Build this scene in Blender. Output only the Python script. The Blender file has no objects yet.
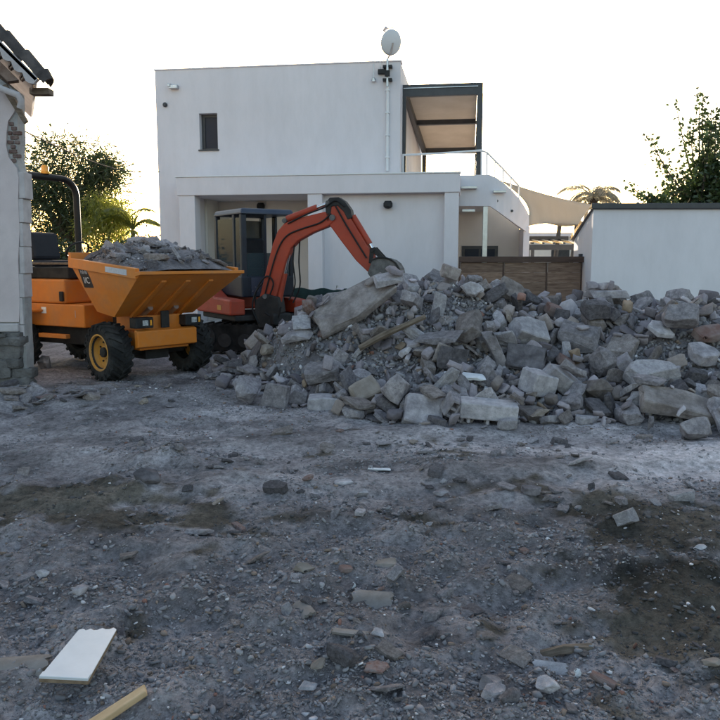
import bpy, bmesh, math, random, time
import numpy as np
from mathutils import Matrix, Vector, Euler, noise as mnoise

T0 = time.time()
scene = bpy.context.scene
col = scene.collection
R = math.radians
rnd = random.Random(7)

# ------------------------------------------------------------------ camera
CAM_H, FPX = 1.6, 750.0
PITCH = math.atan(100.0 / FPX)
cam_data = bpy.data.cameras.new('camera')
cam_data.sensor_width = 36.0
cam_data.lens = 36.0 * FPX / 720.0
cam_data.clip_start = 0.05
cam_data.clip_end = 3000.0
cam = bpy.data.objects.new('camera', cam_data)
col.objects.link(cam)
cam.location = (0, 0, CAM_H)
cam.rotation_euler = (R(90) - PITCH, 0, 0)
scene.camera = cam

# ------------------------------------------------------------------ sky, sun, exposure
SUN_EL, SUN_AZ = R(9.0), R(-4.0)          # low sun behind the white house (azimuth from +Y towards +X)
world = bpy.data.worlds.new('World')
scene.world = world
world.use_nodes = True
wn = world.node_tree
sky = wn.nodes.new('ShaderNodeTexSky')
sky.sky_type = 'NISHITA'
sky.sun_disc = False
sky.sun_elevation = SUN_EL
sky.sun_rotation = SUN_AZ
sky.altitude = 20
sky.air_density = 1.0
sky.dust_density = 2.5
sky.ozone_density = 0.7
bg = wn.nodes['Background']
bg.inputs['Strength'].default_value = 0.13
wn.links.new(sky.outputs['Color'], bg.inputs['Color'])

sd = bpy.data.lights.new('sun', 'SUN')
sd.energy = 3.2
sd.angle = R(0.5)
sd.color = (1.0, 0.86, 0.68)
sun = bpy.data.objects.new('sun', sd)
col.objects.link(sun)
to_sun = Vector((math.sin(SUN_AZ) * math.cos(SUN_EL), math.cos(SUN_AZ) * math.cos(SUN_EL), math.sin(SUN_EL)))
sun.rotation_euler = to_sun.to_track_quat('Z', 'Y').to_euler()
sun.location = (0, 60, 30)

vs = scene.view_settings
vs.view_transform = 'Standard'
vs.look = 'None'
vs.exposure = 1.8
vs.gamma = 1.0
vs.use_curve_mapping = False
scene.cycles.max_bounces = 6
scene.cycles.diffuse_bounces = 3

# ------------------------------------------------------------------ pixel -> world helpers
_c, _s = math.cos(PITCH), math.sin(PITCH)
def ray(x, y):
    dx = (x - 360) / FPX; dy = (360 - y) / FPX
    return Vector((dx, _c + dy * _s, -_s + dy * _c))
def PY(x, y, Y):
    d = ray(x, y); return Vector((0, 0, CAM_H)) + d * (Y / d.y)
def PZ(x, y, z=0.0):
    d = ray(x, y); return Vector((0, 0, CAM_H)) + d * ((z - CAM_H) / d.z)
def on_plane(x, y, p, n):
    d = ray(x, y); o = Vector((0, 0, CAM_H))
    return o + d * ((p - o).dot(n) / d.dot(n))

# ------------------------------------------------------------------ numpy noise
def _hash(ix, iy, seed):
    h = (ix.astype(np.int64) * 374761393 + iy.astype(np.int64) * 668265263 + seed * 1442695041) & 0xffffffff
    h = ((h ^ (h >> 13)) * 1274126177) & 0xffffffff
    return ((h ^ (h >> 16)) & 0xffff) / 65535.0
def vnoise(x, y, seed=0):
    x = np.asarray(x, float); y = np.asarray(y, float)
    ix = np.floor(x); iy = np.floor(y); fx = x - ix; fy = y - iy
    fx = fx * fx * (3 - 2 * fx); fy = fy * fy * (3 - 2 * fy)
    a = _hash(ix, iy, seed); b = _hash(ix + 1, iy, seed); c = _hash(ix, iy + 1, seed); d = _hash(ix + 1, iy + 1, seed)
    return (a * (1 - fx) + b * fx) * (1 - fy) + (c * (1 - fx) + d * fx) * fy * 1.0 - 0.5
def fbm(x, y, f, octv, seed=0, gain=0.5):
    s = 0; a = 1.0
    for o in range(octv):
        s = s + a * vnoise(np.asarray(x) * f + o * 17.3, np.asarray(y) * f - o * 9.1, seed + o)
        f *= 2.03; a *= gain
    return s
def sstep(a, b, x):
    t = np.clip((np.asarray(x, float) - a) / (b - a), 0, 1); return t * t * (3 - 2 * t)

# ------------------------------------------------------------------ materials
MATS = {}
def mat(name, c1, c2=None, scale=4.0, rough=0.85, bump=0.0, bscale=60.0, metallic=0.0, rand=0.0, attr=None,
        stretch=(1, 1, 1), detail=5.0, spec=0.3, dust=0.0, dust_col=(0.32, 0.31, 0.31), lo=0.35, hi=0.65, coat=0.0, bdist=0.01, speck=0.0, sscale=55.0):
    m = bpy.data.materials.new(name); m.use_nodes = True; MATS[name] = m
    nt = m.node_tree; N = nt.nodes.new; L = nt.links.new
    b = nt.nodes['Principled BSDF']
    b.inputs['Roughness'].default_value = rough
    b.inputs['Metallic'].default_value = metallic
    b.inputs['Specular IOR Level'].default_value = spec
    b.inputs['Coat Weight'].default_value = coat
    tc = N('ShaderNodeTexCoord')
    mp = N('ShaderNodeMapping'); mp.inputs['Scale'].default_value = stretch
    L(tc.outputs['Object'], mp.inputs['Vector'])
    vec = mp.outputs['Vector']
    oi = None
    if rand or attr is None:
        oi = N('ShaderNodeObjectInfo')
    ns = N('ShaderNodeTexNoise'); ns.inputs['Scale'].default_value = scale; ns.inputs['Detail'].default_value = detail
    ns.inputs['Roughness'].default_value = 0.62
    L(vec, ns.inputs['Vector'])
    rp = N('ShaderNodeMapRange'); rp.inputs['From Min'].default_value = lo; rp.inputs['From Max'].default_value = hi
    L(ns.outputs['Fac'], rp.inputs['Value'])
    mx = N('ShaderNodeMix'); mx.data_type = 'RGBA'
    mx.inputs['A'].default_value = (*c1, 1); mx.inputs['B'].default_value = (*(c2 or c1), 1)
    L(rp.outputs['Result'], mx.inputs['Factor'])
    out = mx.outputs['Result']
    if attr:
        at = N('ShaderNodeAttribute'); at.attribute_name = attr
        m2 = N('ShaderNodeMix'); m2.data_type = 'RGBA'; m2.blend_type = 'MULTIPLY'; m2.inputs['Factor'].default_value = 1
        L(out, m2.inputs['A']); L(at.outputs['Color'], m2.inputs['B']); out = m2.outputs['Result']
    if speck:                                   # fine light and dark grains
        sn = N('ShaderNodeTexNoise'); sn.inputs['Scale'].default_value = sscale; sn.inputs['Detail'].default_value = 9; sn.inputs['Roughness'].default_value = .78
        L(vec, sn.inputs['Vector'])
        sr = N('ShaderNodeMapRange'); sr.inputs['From Min'].default_value = .33; sr.inputs['From Max'].default_value = .67
        sr.inputs['To Min'].default_value = 1 - speck; sr.inputs['To Max'].default_value = 1 + speck * .8
        L(sn.outputs['Fac'], sr.inputs['Value'])
        sm = N('ShaderNodeMix'); sm.data_type = 'RGBA'; sm.blend_type = 'MULTIPLY'; sm.inputs['Factor'].default_value = 1
        L(out, sm.inputs['A']); L(sr.outputs['Result'], sm.inputs['B']); out = sm.outputs['Result']
    if rand:
        hs = N('ShaderNodeHueSaturation')
        mr = N('ShaderNodeMapRange'); mr.inputs['To Min'].default_value = 1 - rand; mr.inputs['To Max'].default_value = 1 + rand
        L(oi.outputs['Random'], mr.inputs['Value']); L(mr.outputs['Result'], hs.inputs['Value'])
        L(out, hs.inputs['Color']); out = hs.outputs['Color']
    if dust:
        n3 = N('ShaderNodeTexNoise'); n3.inputs['Scale'].default_value = 3.1; n3.inputs['Detail'].default_value = 8
        n3.inputs['Roughness'].default_value = 0.7
        L(vec, n3.inputs['Vector'])
        r3 = N('ShaderNodeMapRange'); r3.inputs['From Min'].default_value = 0.42; r3.inputs['From Max'].default_value = 0.72
        r3.inputs['To Max'].default_value = dust; L(n3.outputs['Fac'], r3.inputs['Value'])
        m3 = N('ShaderNodeMix'); m3.data_type = 'RGBA'; m3.inputs['B'].default_value = (*dust_col, 1)
        L(r3.outputs['Result'], m3.inputs['Factor']); L(out, m3.inputs['A']); out = m3.outputs['Result']
        rr = N('ShaderNodeMapRange'); rr.inputs['To Min'].default_value = rough; rr.inputs['To Max'].default_value = 0.95
        L(r3.outputs['Result'], rr.inputs['Value']); L(rr.outputs['Result'], b.inputs['Roughness'])
    L(out, b.inputs['Base Color'])
    if bump:
        n2 = N('ShaderNodeTexNoise'); n2.inputs['Scale'].default_value = bscale; n2.inputs['Detail'].default_value = 6
        n2.inputs['Roughness'].default_value = 0.7
        L(tc.outputs['Object'], n2.inputs['Vector'])
        bp = N('ShaderNodeBump'); bp.inputs['Strength'].default_value = bump; bp.inputs['Distance'].default_value = bdist
        L(n2.outputs['Fac'], bp.inputs['Height']); L(bp.outputs['Normal'], b.inputs['Normal'])
    return m
def glass_mat(name, tint, rough=0.03, alpha=0.35):
    # window glass: mirror-like coat over a dark see-through body
    m = bpy.data.materials.new(name); m.use_nodes = True
    nt = m.node_tree; b = nt.nodes['Principled BSDF']
    b.inputs['Base Color'].default_value = (*tint, 1); b.inputs['Roughness'].default_value = rough
    b.inputs['Alpha'].default_value = alpha; b.inputs['Specular IOR Level'].default_value = 0.6
    MATS[name] = m
    return m
def leaf_mat(name, c1, c2, trans=0.45, tcol=None):
    m = bpy.data.materials.new(name); m.use_nodes = True
    nt = m.node_tree; N = nt.nodes.new; L = nt.links.new
    nt.nodes.remove(nt.nodes['Principled BSDF'])
    geo = N('ShaderNodeNewGeometry')
    mx = N('ShaderNodeMix'); mx.data_type = 'RGBA'
    mx.inputs['A'].default_value = (*c1, 1); mx.inputs['B'].default_value = (*c2, 1)
    L(geo.outputs['Random Per Island'], mx.inputs['Factor'])
    d = N('ShaderNodeBsdfDiffuse'); t = N('ShaderNodeBsdfTranslucent'); g = N('ShaderNodeBsdfGlossy')
    g.inputs['Roughness'].default_value = 0.45
    L(mx.outputs['Result'], d.inputs['Color'])
    if tcol: t.inputs['Color'].default_value = (*tcol, 1)
    else: L(mx.outputs['Result'], t.inputs['Color'])
    a = N('ShaderNodeMixShader'); a.inputs['Fac'].default_value = trans
    L(d.outputs[0], a.inputs[1]); L(t.outputs[0], a.inputs[2])
    a2 = N('ShaderNodeMixShader'); a2.inputs['Fac'].default_value = 0.06
    L(a.outputs[0], a2.inputs[1]); L(g.outputs[0], a2.inputs[2])
    L(a2.outputs[0], nt.nodes['Material Output'].inputs['Surface'])
    MATS[name] = m
    return m

# ------------------------------------------------------------------ mesh helpers
class MB:
    """collects shapes; build() links them as ONE mesh object"""
    def __init__(self): self.v = []; self.f = []
    def add(self, vs, fs, M=None):
        o = len(self.v)
        for p in vs:
            p = Vector(p); self.v.append(M @ p if M else p)
        self.f += [tuple(i + o for i in q) for q in fs]; return self
    def box(self, x0, x1, y0, y1, z0, z1, M=None):
        vs = [(x, y, z) for x in (x0, x1) for y in (y0, y1) for z in (z0, z1)]
        return self.add(vs, [(0, 1, 3, 2), (4, 6, 7, 5), (0, 4, 5, 1), (2, 3, 7, 6), (0, 2, 6, 4), (1, 5, 7, 3)], M)
    def loft(self, a, b, M=None):            # two matching loops -> closed prism
        n = len(a)
        fs = [tuple(range(n - 1, -1, -1)), tuple(range(n, 2 * n))]
        fs += [(i, (i + 1) % n, n + (i + 1) % n, n + i) for i in range(n)]
        return self.add(list(a) + list(b), fs, M)
    def prism(self, pts, off, M=None):       # 3D polygon extruded by an offset vector
        off = Vector(off); return self.loft([Vector(p) for p in pts], [Vector(p) + off for p in pts], M)
    def tube(self, pts, r, n=8, M=None, cap=True):
        pts = [Vector(p) for p in pts]; k = len(pts)
        rs = r if isinstance(r, (list, tuple)) else [r] * k
        vs = []; up = Vector((0, 0, 1))
        d0 = (pts[1] - pts[0]).normalized()
        side = d0.cross(up if abs(d0.z) < .95 else Vector((1, 0, 0))).normalized()
        for i, p in enumerate(pts):
            d = ((pts[i + 1] - p) if i == 0 else (p - pts[i - 1]) if i == k - 1 else (pts[i + 1] - pts[i - 1])).normalized()
            side = (side - d * side.dot(d)).normalized(); w = d.cross(side)
            for j in range(n):
                a = 2 * math.pi * j / n; vs.append(p + (side * math.cos(a) + w * math.sin(a)) * rs[i])
        fs = [(i * n + j, i * n + (j + 1) % n, (i + 1) * n + (j + 1) % n, (i + 1) * n + j) for i in range(k - 1) for j in range(n)]
        if cap: fs += [tuple(range(n - 1, -1, -1)), tuple((k - 1) * n + j for j in range(n))]
        return self.add(vs, fs, M)
    def lathe(self, prof, n=24, M=None):     # (r, z) profile round local Z
        vs = [(r * math.cos(2 * math.pi * j / n), r * math.sin(2 * math.pi * j / n), z) for r, z in prof for j in range(n)]
        k = len(prof)
        fs = [(i * n + j, i * n + (j + 1) % n, (i + 1) * n + (j + 1) % n, (i + 1) * n + j) for i in range(k - 1) for j in range(n)]
        return self.add(vs, fs, M)
    def build(self, name, material, parent=None, smooth=False, bevel=0.0, seg=2, weld=False):
        me = bpy.data.meshes.new(name)
        me.from_pydata([tuple(p) for p in self.v], [], self.f); me.update()
        bm = bmesh.new(); bm.from_mesh(me)
        if weld: bmesh.ops.remove_doubles(bm, verts=bm.verts, dist=1e-4)
        bmesh.ops.recalc_face_normals(bm, faces=bm.faces); bm.to_mesh(me); bm.free()
        return link(name, me, material, parent, smooth, bevel, seg)
def link(name, me, material, parent=None, smooth=False, bevel=0.0, seg=2):
    o = bpy.data.objects.new(name, me); col.objects.link(o)
    if material: me.materials.append(MATS[material])
    if parent: o.parent = parent
    if smooth:
        me.polygons.foreach_set('use_smooth', [True] * len(me.polygons))
        if smooth != 'full':
            try: me.set_sharp_from_angle(angle=R(40))
            except Exception: pass
    if bevel:
        b = o.modifiers.new('bevel', 'BEVEL'); b.width = bevel; b.segments = seg; b.limit_method = 'ANGLE'; b.angle_limit = R(35)
    return o
def tag(o, label=None, cat=None, group=None, kind=None):
    if label: o['label'] = label
    if cat: o['category'] = cat
    if group: o['group'] = group
    if kind: o['kind'] = kind
    return o
def empty(name, loc=(0, 0, 0), rz=0.0):
    o = bpy.data.objects.new(name, None); o.empty_display_size = 0.2
    col.objects.link(o); o.location = loc; o.rotation_euler = (0, 0, rz); return o
def mesh_np(name, V, F, material, parent=None, colors=None, smooth=False):
    """numpy vertices (n,3), faces (m,k) -> object, optional per-vertex colour"""
    me = bpy.data.meshes.new(name)
    n, m, k = len(V), len(F), F.shape[1]
    me.vertices.add(n); me.vertices.foreach_set('co', np.ascontiguousarray(V, np.float32).ravel())
    me.loops.add(m * k); me.loops.foreach_set('vertex_index', np.ascontiguousarray(F, np.int32).ravel())
    me.polygons.add(m); me.polygons.foreach_set('loop_start', np.arange(0, m * k, k, dtype=np.int32))
    if colors is not None:
        ca = me.color_attributes.new('tint', 'FLOAT_COLOR', 'POINT')
        ca.data.foreach_set('color', np.ascontiguousarray(np.c_[colors, np.ones(n)], np.float32).ravel())
    if smooth: me.polygons.foreach_set('use_smooth', [True] * m)
    me.update(); me.validate()
    o = bpy.data.objects.new(name, me); col.objects.link(o)
    me.materials.append(MATS[material])
    if parent: o.parent = parent
    return o

# colours
mat('dirt', (0.30, 0.277, 0.286), (0.485, 0.450, 0.458), scale=1.3, rough=0.95, bump=1.0, bscale=30, speck=.62, sscale=22, attr='tint', detail=9, spec=0.15, bdist=0.045, lo=.3, hi=.7)
mat('gravel', (0.95, 0.90, 0.92), (1.22, 1.16, 1.18), scale=30, rough=0.92, attr='tint', spec=0.2)
mat('heap_fines', (0.15, 0.135, 0.142), (0.29, 0.264, 0.273), scale=5, rough=0.97, bump=1.0, bscale=30, spec=0.1, bdist=0.03, speck=.3, sscale=14)
mat('concrete_grey', (0.225, 0.203, 0.213), (0.415, 0.378, 0.39), scale=5, rough=0.95, bump=0.8, bscale=20, bdist=0.025, rand=0.28, spec=0.15, speck=.3, sscale=14)
mat('concrete_pale', (0.34, 0.315, 0.33), (0.52, 0.485, 0.50), scale=5, rough=0.95, bump=0.8, bscale=20, bdist=0.025, rand=0.2, spec=0.15, speck=.3, sscale=14)
mat('concrete_warm', (0.20, 0.167, 0.155), (0.35, 0.305, 0.29), scale=5, rough=0.95, bump=0.8, bscale=20, bdist=0.025, rand=0.25, spec=0.15, speck=.3, sscale=14)
mat('concrete_dark', (0.115, 0.103, 0.110), (0.215, 0.195, 0.204), scale=6, rough=0.95, bump=0.8, bscale=20, bdist=0.025, rand=0.25, spec=0.15, speck=.3, sscale=14)
mat('terracotta', (0.17, 0.095, 0.08), (0.24, 0.165, 0.145), scale=6, rough=0.9, bump=0.4, bscale=50, rand=0.2, dust=0.85, dust_col=(0.27, 0.24, 0.235), spec=0.15)
mat('ochre_stone', (0.20, 0.163, 0.137), (0.31, 0.265, 0.23), scale=7, rough=0.9, bump=0.5, bscale=40, rand=0.2, spec=0.15)
mat('white_chip', (0.62, 0.63, 0.65), (0.75, 0.75, 0.76), scale=8, rough=0.7, bump=0.1)
mat('weathered_wood', (0.10, 0.075, 0.055), (0.22, 0.17, 0.13), scale=6, rough=0.85, bump=0.3, bscale=30, stretch=(1, 6, 6))
mat('fresh_wood', (0.48, 0.32, 0.17), (0.62, 0.44, 0.26), scale=5, rough=0.7, bump=0.2, stretch=(1, 7, 7))
# ------------------------------------------------------------------ ground
FRONT = [(-2.4, 11.6), (-1.7, 10.05), (-0.7, 8.4), (-0.1, 7.25), (0.73, 6.85), (1.71, 7.0), (2.74, 7.15), (3.4, 6.7), (5.0, 6.6), (8, 6.6)]
def front_y(x): return np.interp(x, [p[0] for p in FRONT], [p[1] for p in FRONT])
def ground_z(x, y):
    x = np.asarray(x, float); y = np.asarray(y, float)
    near = 1 - sstep(14, 30, np.hypot(x, y - 5))
    z = 0.09 * fbm(x, y, 0.35, 3, 11) + 0.055 * fbm(x, y, 1.3, 3, 5)
    # the trampled strip in front of the heap is smooth; the near ground is broken and stony
    rough = 0.35 + 0.65 * np.clip(1 - sstep(4.2, 6.2, y) + 0.8 * sstep(.1, .35, fbm(x, y, .8, 2, 31)), 0, 1)
    z = z + rough * (0.075 * fbm(x, y, 4.5, 3, 21) + 0.045 * np.abs(fbm(x, y, 11, 2, 41)))
    # tyre ruts running across, in front of the dumper and the heap
    for yc, w, d in ((8.3, .22, .035), (6.15, .25, .03), (5.1, .2, .03)):
        yy = y - yc - 0.25 * np.sin(x * .6 + yc) - .12 * x
        z = z - d * np.exp(-(yy / w) ** 2) + d * .7 * np.exp(-((yy - 2 * w) / w) ** 2)
    # a low broken hummock left of the middle
    z = z + 0.10 * np.exp(-(((x + 1.5) / .5) ** 2 + ((y - 5.75) / .22) ** 2)) * (1 + fbm(x, y, 6, 2, 3))
    # dirt banked against the foot of the old house
    z = z + (.17 + .20 * fbm(x, y, 3.5, 4, 19)) * np.exp(-((np.maximum(y, 8.3) - 8.75) / .5) ** 2) * (1 - sstep(-4.05, -3.55, x + .1 * fbm(x, y, 3, 2, 8))) * (y < 8.9)
    z = z * near
    return np.where((y > 12.5), z * .4 - .02, z)
def gz(x, y): return float(ground_z(np.array([x]), np.array([y]))[0])
def damp_mask(x, y):
    n = fbm(x, y, 1.1, 4, 77); n2 = fbm(x, y, 3.2, 3, 91)
    a = np.exp(-(((x - 1.75) / .95) ** 2 + ((y - 3.35) / .75) ** 2)) * 1.5
    a = np.maximum(a, 1.2 * np.exp(-(((x - 2.3) / .9) ** 2 + ((y - 4.2) / .5) ** 2)))
    a = np.maximum(a, 1.35 * np.exp(-(((x + 2.35) / .75) ** 2 + ((y - 4.9) / .38) ** 2)))
    a = np.maximum(a, .8 * np.exp(-(((x + 1.6) / .8) ** 2 + ((y - 4.45) / .22) ** 2)))
    return sstep(.38, .78, a + .75 * n + .75 * n2 + .5 * fbm(x, y, 11, 2, 97))
def grow(a, b, step, lo, hi, k=1.22):
    c = list(np.arange(a, b, step)); d = step; p = c[-1]
    while p < hi: d *= k; p += d; c.append(min(p, hi))
    d = step; p = c[0]; e = []
    while p > lo: d *= k; p -= d; e.append(max(p, lo))
    return np.array(e[::-1] + c)
gx = grow(-5.2, 5.2, .03, -600, 600); gy = grow(1.9, 10.6, .03, -300, 900)
GX, GY = np.meshgrid(gx, gy); GZ = ground_z(GX, GY)
nx, ny = len(gx), len(gy)
idx = np.arange(nx * ny).reshape(ny, nx)
GF = np.stack([idx[:-1, :-1], idx[:-1, 1:], idx[1:, 1:], idx[1:, :-1]], -1).reshape(-1, 4)
dm = damp_mask(GX, GY)[..., None]
pale = sstep(-.1, .4, fbm(GX, GY, .5, 4, 55))[..., None]
lightstrip = (np.exp(-((GY - 5.9 - .1 * GX) / 1.0) ** 2) * sstep(-1, 2.5, GX) + .55 * np.exp(-((GY - 7.5) / 1.3) ** 2) * (1 - sstep(-1.5, .5, GX)))[..., None]
tint = (0.72 + .30 * pale + .62 * lightstrip) * np.array([1.0, .985, .985])
tint = tint * (1 - dm) + dm * np.array([.36, .335, .27]) * (.8 + .5 * pale)
tint = tint * (1 + .45 * fbm(GX, GY, 7, 3, 61)[..., None] + .75 * fbm(GX * .6, GY * 1.2, 2.2, 5, 63)[..., None])
ground = mesh_np('ground', np.stack([GX, GY, GZ], -1).reshape(-1, 3), GF, 'dirt', colors=np.clip(tint, .05, 2).reshape(-1, 3), smooth=True)
tag(ground, 'bare grey dirt yard strewn with gravel and dark damp patches', kind='structure')

# ------------------------------------------------------------------ stone shapes
def nvec(p):
    return Vector([mnoise.noise(p + Vector((k * 17.31, k * 5.77, -k * 9.13))) for k in range(3)])
def ordered_bm(polys):
    polys = sorted(polys); order = sorted({v for t in polys for v in t}); ix = {v: i for i, v in enumerate(order)}
    out = bmesh.new(); vs_ = [out.verts.new(v) for v in order]
    for t in polys:
        try: out.faces.new([vs_[ix[v]] for v in t])
        except ValueError: pass
    out.verts.index_update(); out.normal_update()
    return out
def reorder(bm):
    polys = []
    for f in bm.faces:
        t = [tuple(round(c, 5) for c in v.co) for v in f.verts]; k = t.index(min(t)); polys.append(tuple(t[k:] + t[:k]))
    bm.free(); return ordered_bm(polys)
def hull_bm(pts):
    """convex hull, rebuilt in a fixed vertex and face order so that every run gives the same mesh"""
    bm = bmesh.new()
    for p in pts: bm.verts.new(p)
    bmesh.ops.convex_hull(bm, input=bm.verts)
    bmesh.ops.triangulate(bm, faces=bm.faces)
    bm.normal_update()
    tris = []
    for f in bm.faces:
        t = [tuple(v.co) for v in f.verts]; k = t.index(min(t)); tris.append(tuple(t[k:] + t[:k]))
    bm.free()
    return ordered_bm(tris)
def hull_mesh(name, pts, bevel=0.0, rough=1.0):
    bm = hull_bm(pts)
    bmesh.ops.dissolve_limit(bm, angle_limit=R(7), verts=bm.verts, edges=bm.edges)
    if bevel:
        bmesh.ops.bevel(bm, geom=[e for e in bm.edges if e.calc_face_angle(0) > R(25)], offset=bevel, segments=1, affect='EDGES', clamp_overlap=True)
    bm = reorder(bm)
    c = sum((v.co for v in bm.verts), Vector()) / len(bm.verts)
    for v in bm.verts: v.co -= c
    if rough:                                   # chipped, uneven faces instead of clean planes
        size = max((max(v.co[a] for v in bm.verts) - min(v.co[a] for v in bm.verts)) for a in range(3))
        bmesh.ops.triangulate(bm, faces=[f for f in bm.faces if len(f.verts) > 4])
        bmesh.ops.subdivide_edges(bm, edges=[e for e in bm.edges if e.calc_length() > .22 * size], cuts=1, use_grid_fill=True)
        off = Vector((len(bm.verts) * 1.7, size * 31, 3.1))
        for v in bm.verts:
            p = v.co / size
            v.co += (nvec(p * 2.1 + off) * .065 + nvec(p * 5.3 + off) * .05) * size * rough
    bm = reorder(bm)
    bmesh.ops.recalc_face_normals(bm, faces=bm.faces)
    me = bpy.data.meshes.new(name); bm.to_mesh(me); bm.free()
    return me
def broken_block(q, dx, dy, dz, chip=.35, jit=.07):
    pts = []
    for sx in (-1, 1):
        for sy in (-1, 1):
            for sz in (-1, 1):
                b = Vector((sx * dx / 2, sy * dy / 2, sz * dz / 2))
                if q.random() < chip:
                    cut = q.uniform(.15, .55)
                    for ax in range(3):
                        p = b.copy(); p[ax] *= 1 - 2 * cut * q.uniform(.4, 1); pts.append(p)
                else: pts.append(b)
    for p in pts:
        for ax, d in enumerate((dx, dy, dz)): p[ax] += q.gauss(0, jit) * d * .6
    return pts
def lump(q, dx, dy, dz, n=16):
    pts = []
    for i in range(n):
        v = Vector((q.gauss(0, 1), q.gauss(0, 1), q.gauss(0, 1))).normalized() * q.uniform(.85, 1.05)
        pts.append(Vector((v.x * dx / 2, v.y * dy / 2, v.z * dz / 2)))
    return pts
def shard(q, dx, dy, dz):                       # flat plate with an irregular outline
    n = q.randint(4, 7); a0 = q.random() * 6; pts = []
    for i in range(n):
        a = a0 + 2 * math.pi * (i + q.uniform(-.25, .25)) / n; r = q.uniform(.75, 1.1)
        for s in (-1, 1):
            pts.append(Vector((math.cos(a) * r * dx / 2 + q.gauss(0, .02) * dx, math.sin(a) * r * dy / 2, s * dz / 2 * q.uniform(.7, 1.2))))
    return pts
LIB = []                                        # unit-sized shapes shared by all stones
for i in range(60):
    q = random.Random(100 + i); k = i % 6
    if k == 0: pts = broken_block(q, 1, q.uniform(.5, .85), q.uniform(.4, .65), chip=.6, jit=.12)
    elif k in (1, 4): pts = broken_block(q, 1, q.uniform(.35, .9), q.uniform(.14, .30), chip=.65, jit=.10)
    elif k == 2 and i % 12 == 2: pts = lump(q, 1, q.uniform(.55, .95), q.uniform(.45, .8), n=q.randint(9, 16))
    else: pts = shard(q, 1, q.uniform(.4, .9), q.uniform(.10, .28))
    LIB.append(hull_mesh('stone', pts, bevel=.02))
PEB = []                                        # cheap pebbles for the gravel: (verts, tris)
for i in range(16):
    q = random.Random(300 + i)
    bm = hull_bm(lump(q, 1, q.uniform(.6, .95), q.uniform(.35, .7), 8) if i % 3 == 0 else shard(q, 1, q.uniform(.35, .9), q.uniform(.15, .35)))
    bmesh.ops.triangulate(bm, faces=bm.faces); bm.verts.index_update()
    PEB.append((np.array([v.co[:] for v in bm.verts]), np.array([[v.index for v in f.verts] for f in bm.faces]))); bm.free()
def scatter_pebbles(name, X, Y, Z, S, C, rng, material='gravel', parent=None, flat=True):
    Vs, Fs, Cs = [], [], []; off = 0
    which = rng.integers(0, len(PEB), len(X))
    for k, (v, f) in enumerate(PEB):
        I = np.nonzero(which == k)[0]; n = len(I)
        if not n: continue
        th = rng.uniform(0, 2 * np.pi, n); tx = rng.normal(0, .35 if flat else 1.5, n); ty = rng.normal(0, .35 if flat else 1.5, n)
        cz, sz, cx, sx, cy, sy = np.cos(th), np.sin(th), np.cos(tx), np.sin(tx), np.cos(ty), np.sin(ty)
        O = np.zeros(n); I1 = np.ones(n)
        Rz = np.stack([cz, -sz, O, sz, cz, O, O, O, I1], -1).reshape(n, 3, 3)
        Rx = np.stack([I1, O, O, O, cx, -sx, O, sx, cx], -1).reshape(n, 3, 3)
        Ry = np.stack([cy, O, sy, O, I1, O, -sy, O, cy], -1).reshape(n, 3, 3)
        M = Rz @ Rx @ Ry
        W = np.einsum('nij,vj->nvi', M, v) * S[I][:, None, None] + np.stack([X[I], Y[I], Z[I]], -1)[:, None, :]
        Vs.append(W.reshape(-1, 3)); Cs.append(np.repeat(C[I], len(v), 0))
        Fs.append((f[None] + (np.arange(n) * len(v))[:, None, None] + off).reshape(-1, 3)); off += n * len(v)
    return mesh_np(name, np.concatenate(Vs), np.concatenate(Fs), material, parent, colors=np.concatenate(Cs))
def stone_colors(rng, n, light=.04, warm=.07):
    g = rng.uniform(.14, .31, n)[:, None] * np.array([1.0, .99, 1.0])
    r = rng.random(n)
    g[r < warm] = np.array([.24, .19, .15]) * rng.uniform(.6, 1.2, ((r < warm).sum(), 1))
    m = (r > .955) & (r < .965); g[m] = np.array([.24, .13, .10])
    m = r > 1 - light; g[m] = rng.uniform(.45, .75, (m.sum(), 1))
    return g
# ------------------------------------------------------------------ rubble heap
CREST = [(-2.4, 0), (-1.9, .2), (-1.5, .5), (-1.0, .85), (-.4, 1.0), (.25, 1.2), (.99, 1.45), (1.5, 1.36), (1.9, 1.22), (2.4, 1.05), (3.2, 1.07), (3.9, 1.08), (4.8, 1.12), (5.8, 1.0), (6.8, .3), (7.4, 0)]
def heap_z(x, y):
    x = np.asarray(x, float); y = np.asarray(y, float)
    c = np.interp(x, [p[0] for p in CREST], [p[1] for p in CREST])
    ry = np.maximum(9.9 + .25 * np.sin(x * 1.1), front_y(x) + .9)   # crest line
    t = np.clip((y - front_y(x)) / (ry - front_y(x)), 0, 1)
    f = t ** .8 * (1 - .12 * np.sin(t * math.pi * 2))
    back = 1 - sstep(0.3, 3.2, y - ry)
    return c * f * back + .10 * fbm(x, y, 1.6, 3, 201) * np.minimum(1, 3 * t * back)
hx = np.arange(-3.0, 7.8, .06); hy = np.arange(6.2, 13.6, .06)
HX, HY = np.meshgrid(hx, hy)
HZ = heap_z(HX, HY)
core = HZ - .16 + .03 * fbm(HX, HY, 5, 3, 9)
core = np.where(HZ < .03, -.25, np.maximum(core, -.25))
hi_ = np.arange(HX.size).reshape(HX.shape)
HF = np.stack([hi_[:-1, :-1], hi_[:-1, 1:], hi_[1:, 1:], hi_[1:, :-1]], -1).reshape(-1, 4)
keep = (core.ravel()[HF] > -.24).any(1)
heap = empty('rubble_heap', (2.2, 9.3, 0))
tag(heap, 'long heap of grey broken concrete and stone across the yard', 'rubble heap')
hp = Vector(heap.location)
def compact(V, F):
    u, inv = np.unique(F, return_inverse=True); return V[u], inv.reshape(F.shape)
cv, cf = compact(np.stack([HX, HY, core], -1).reshape(-1, 3) - np.array(hp), HF[keep])
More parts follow.
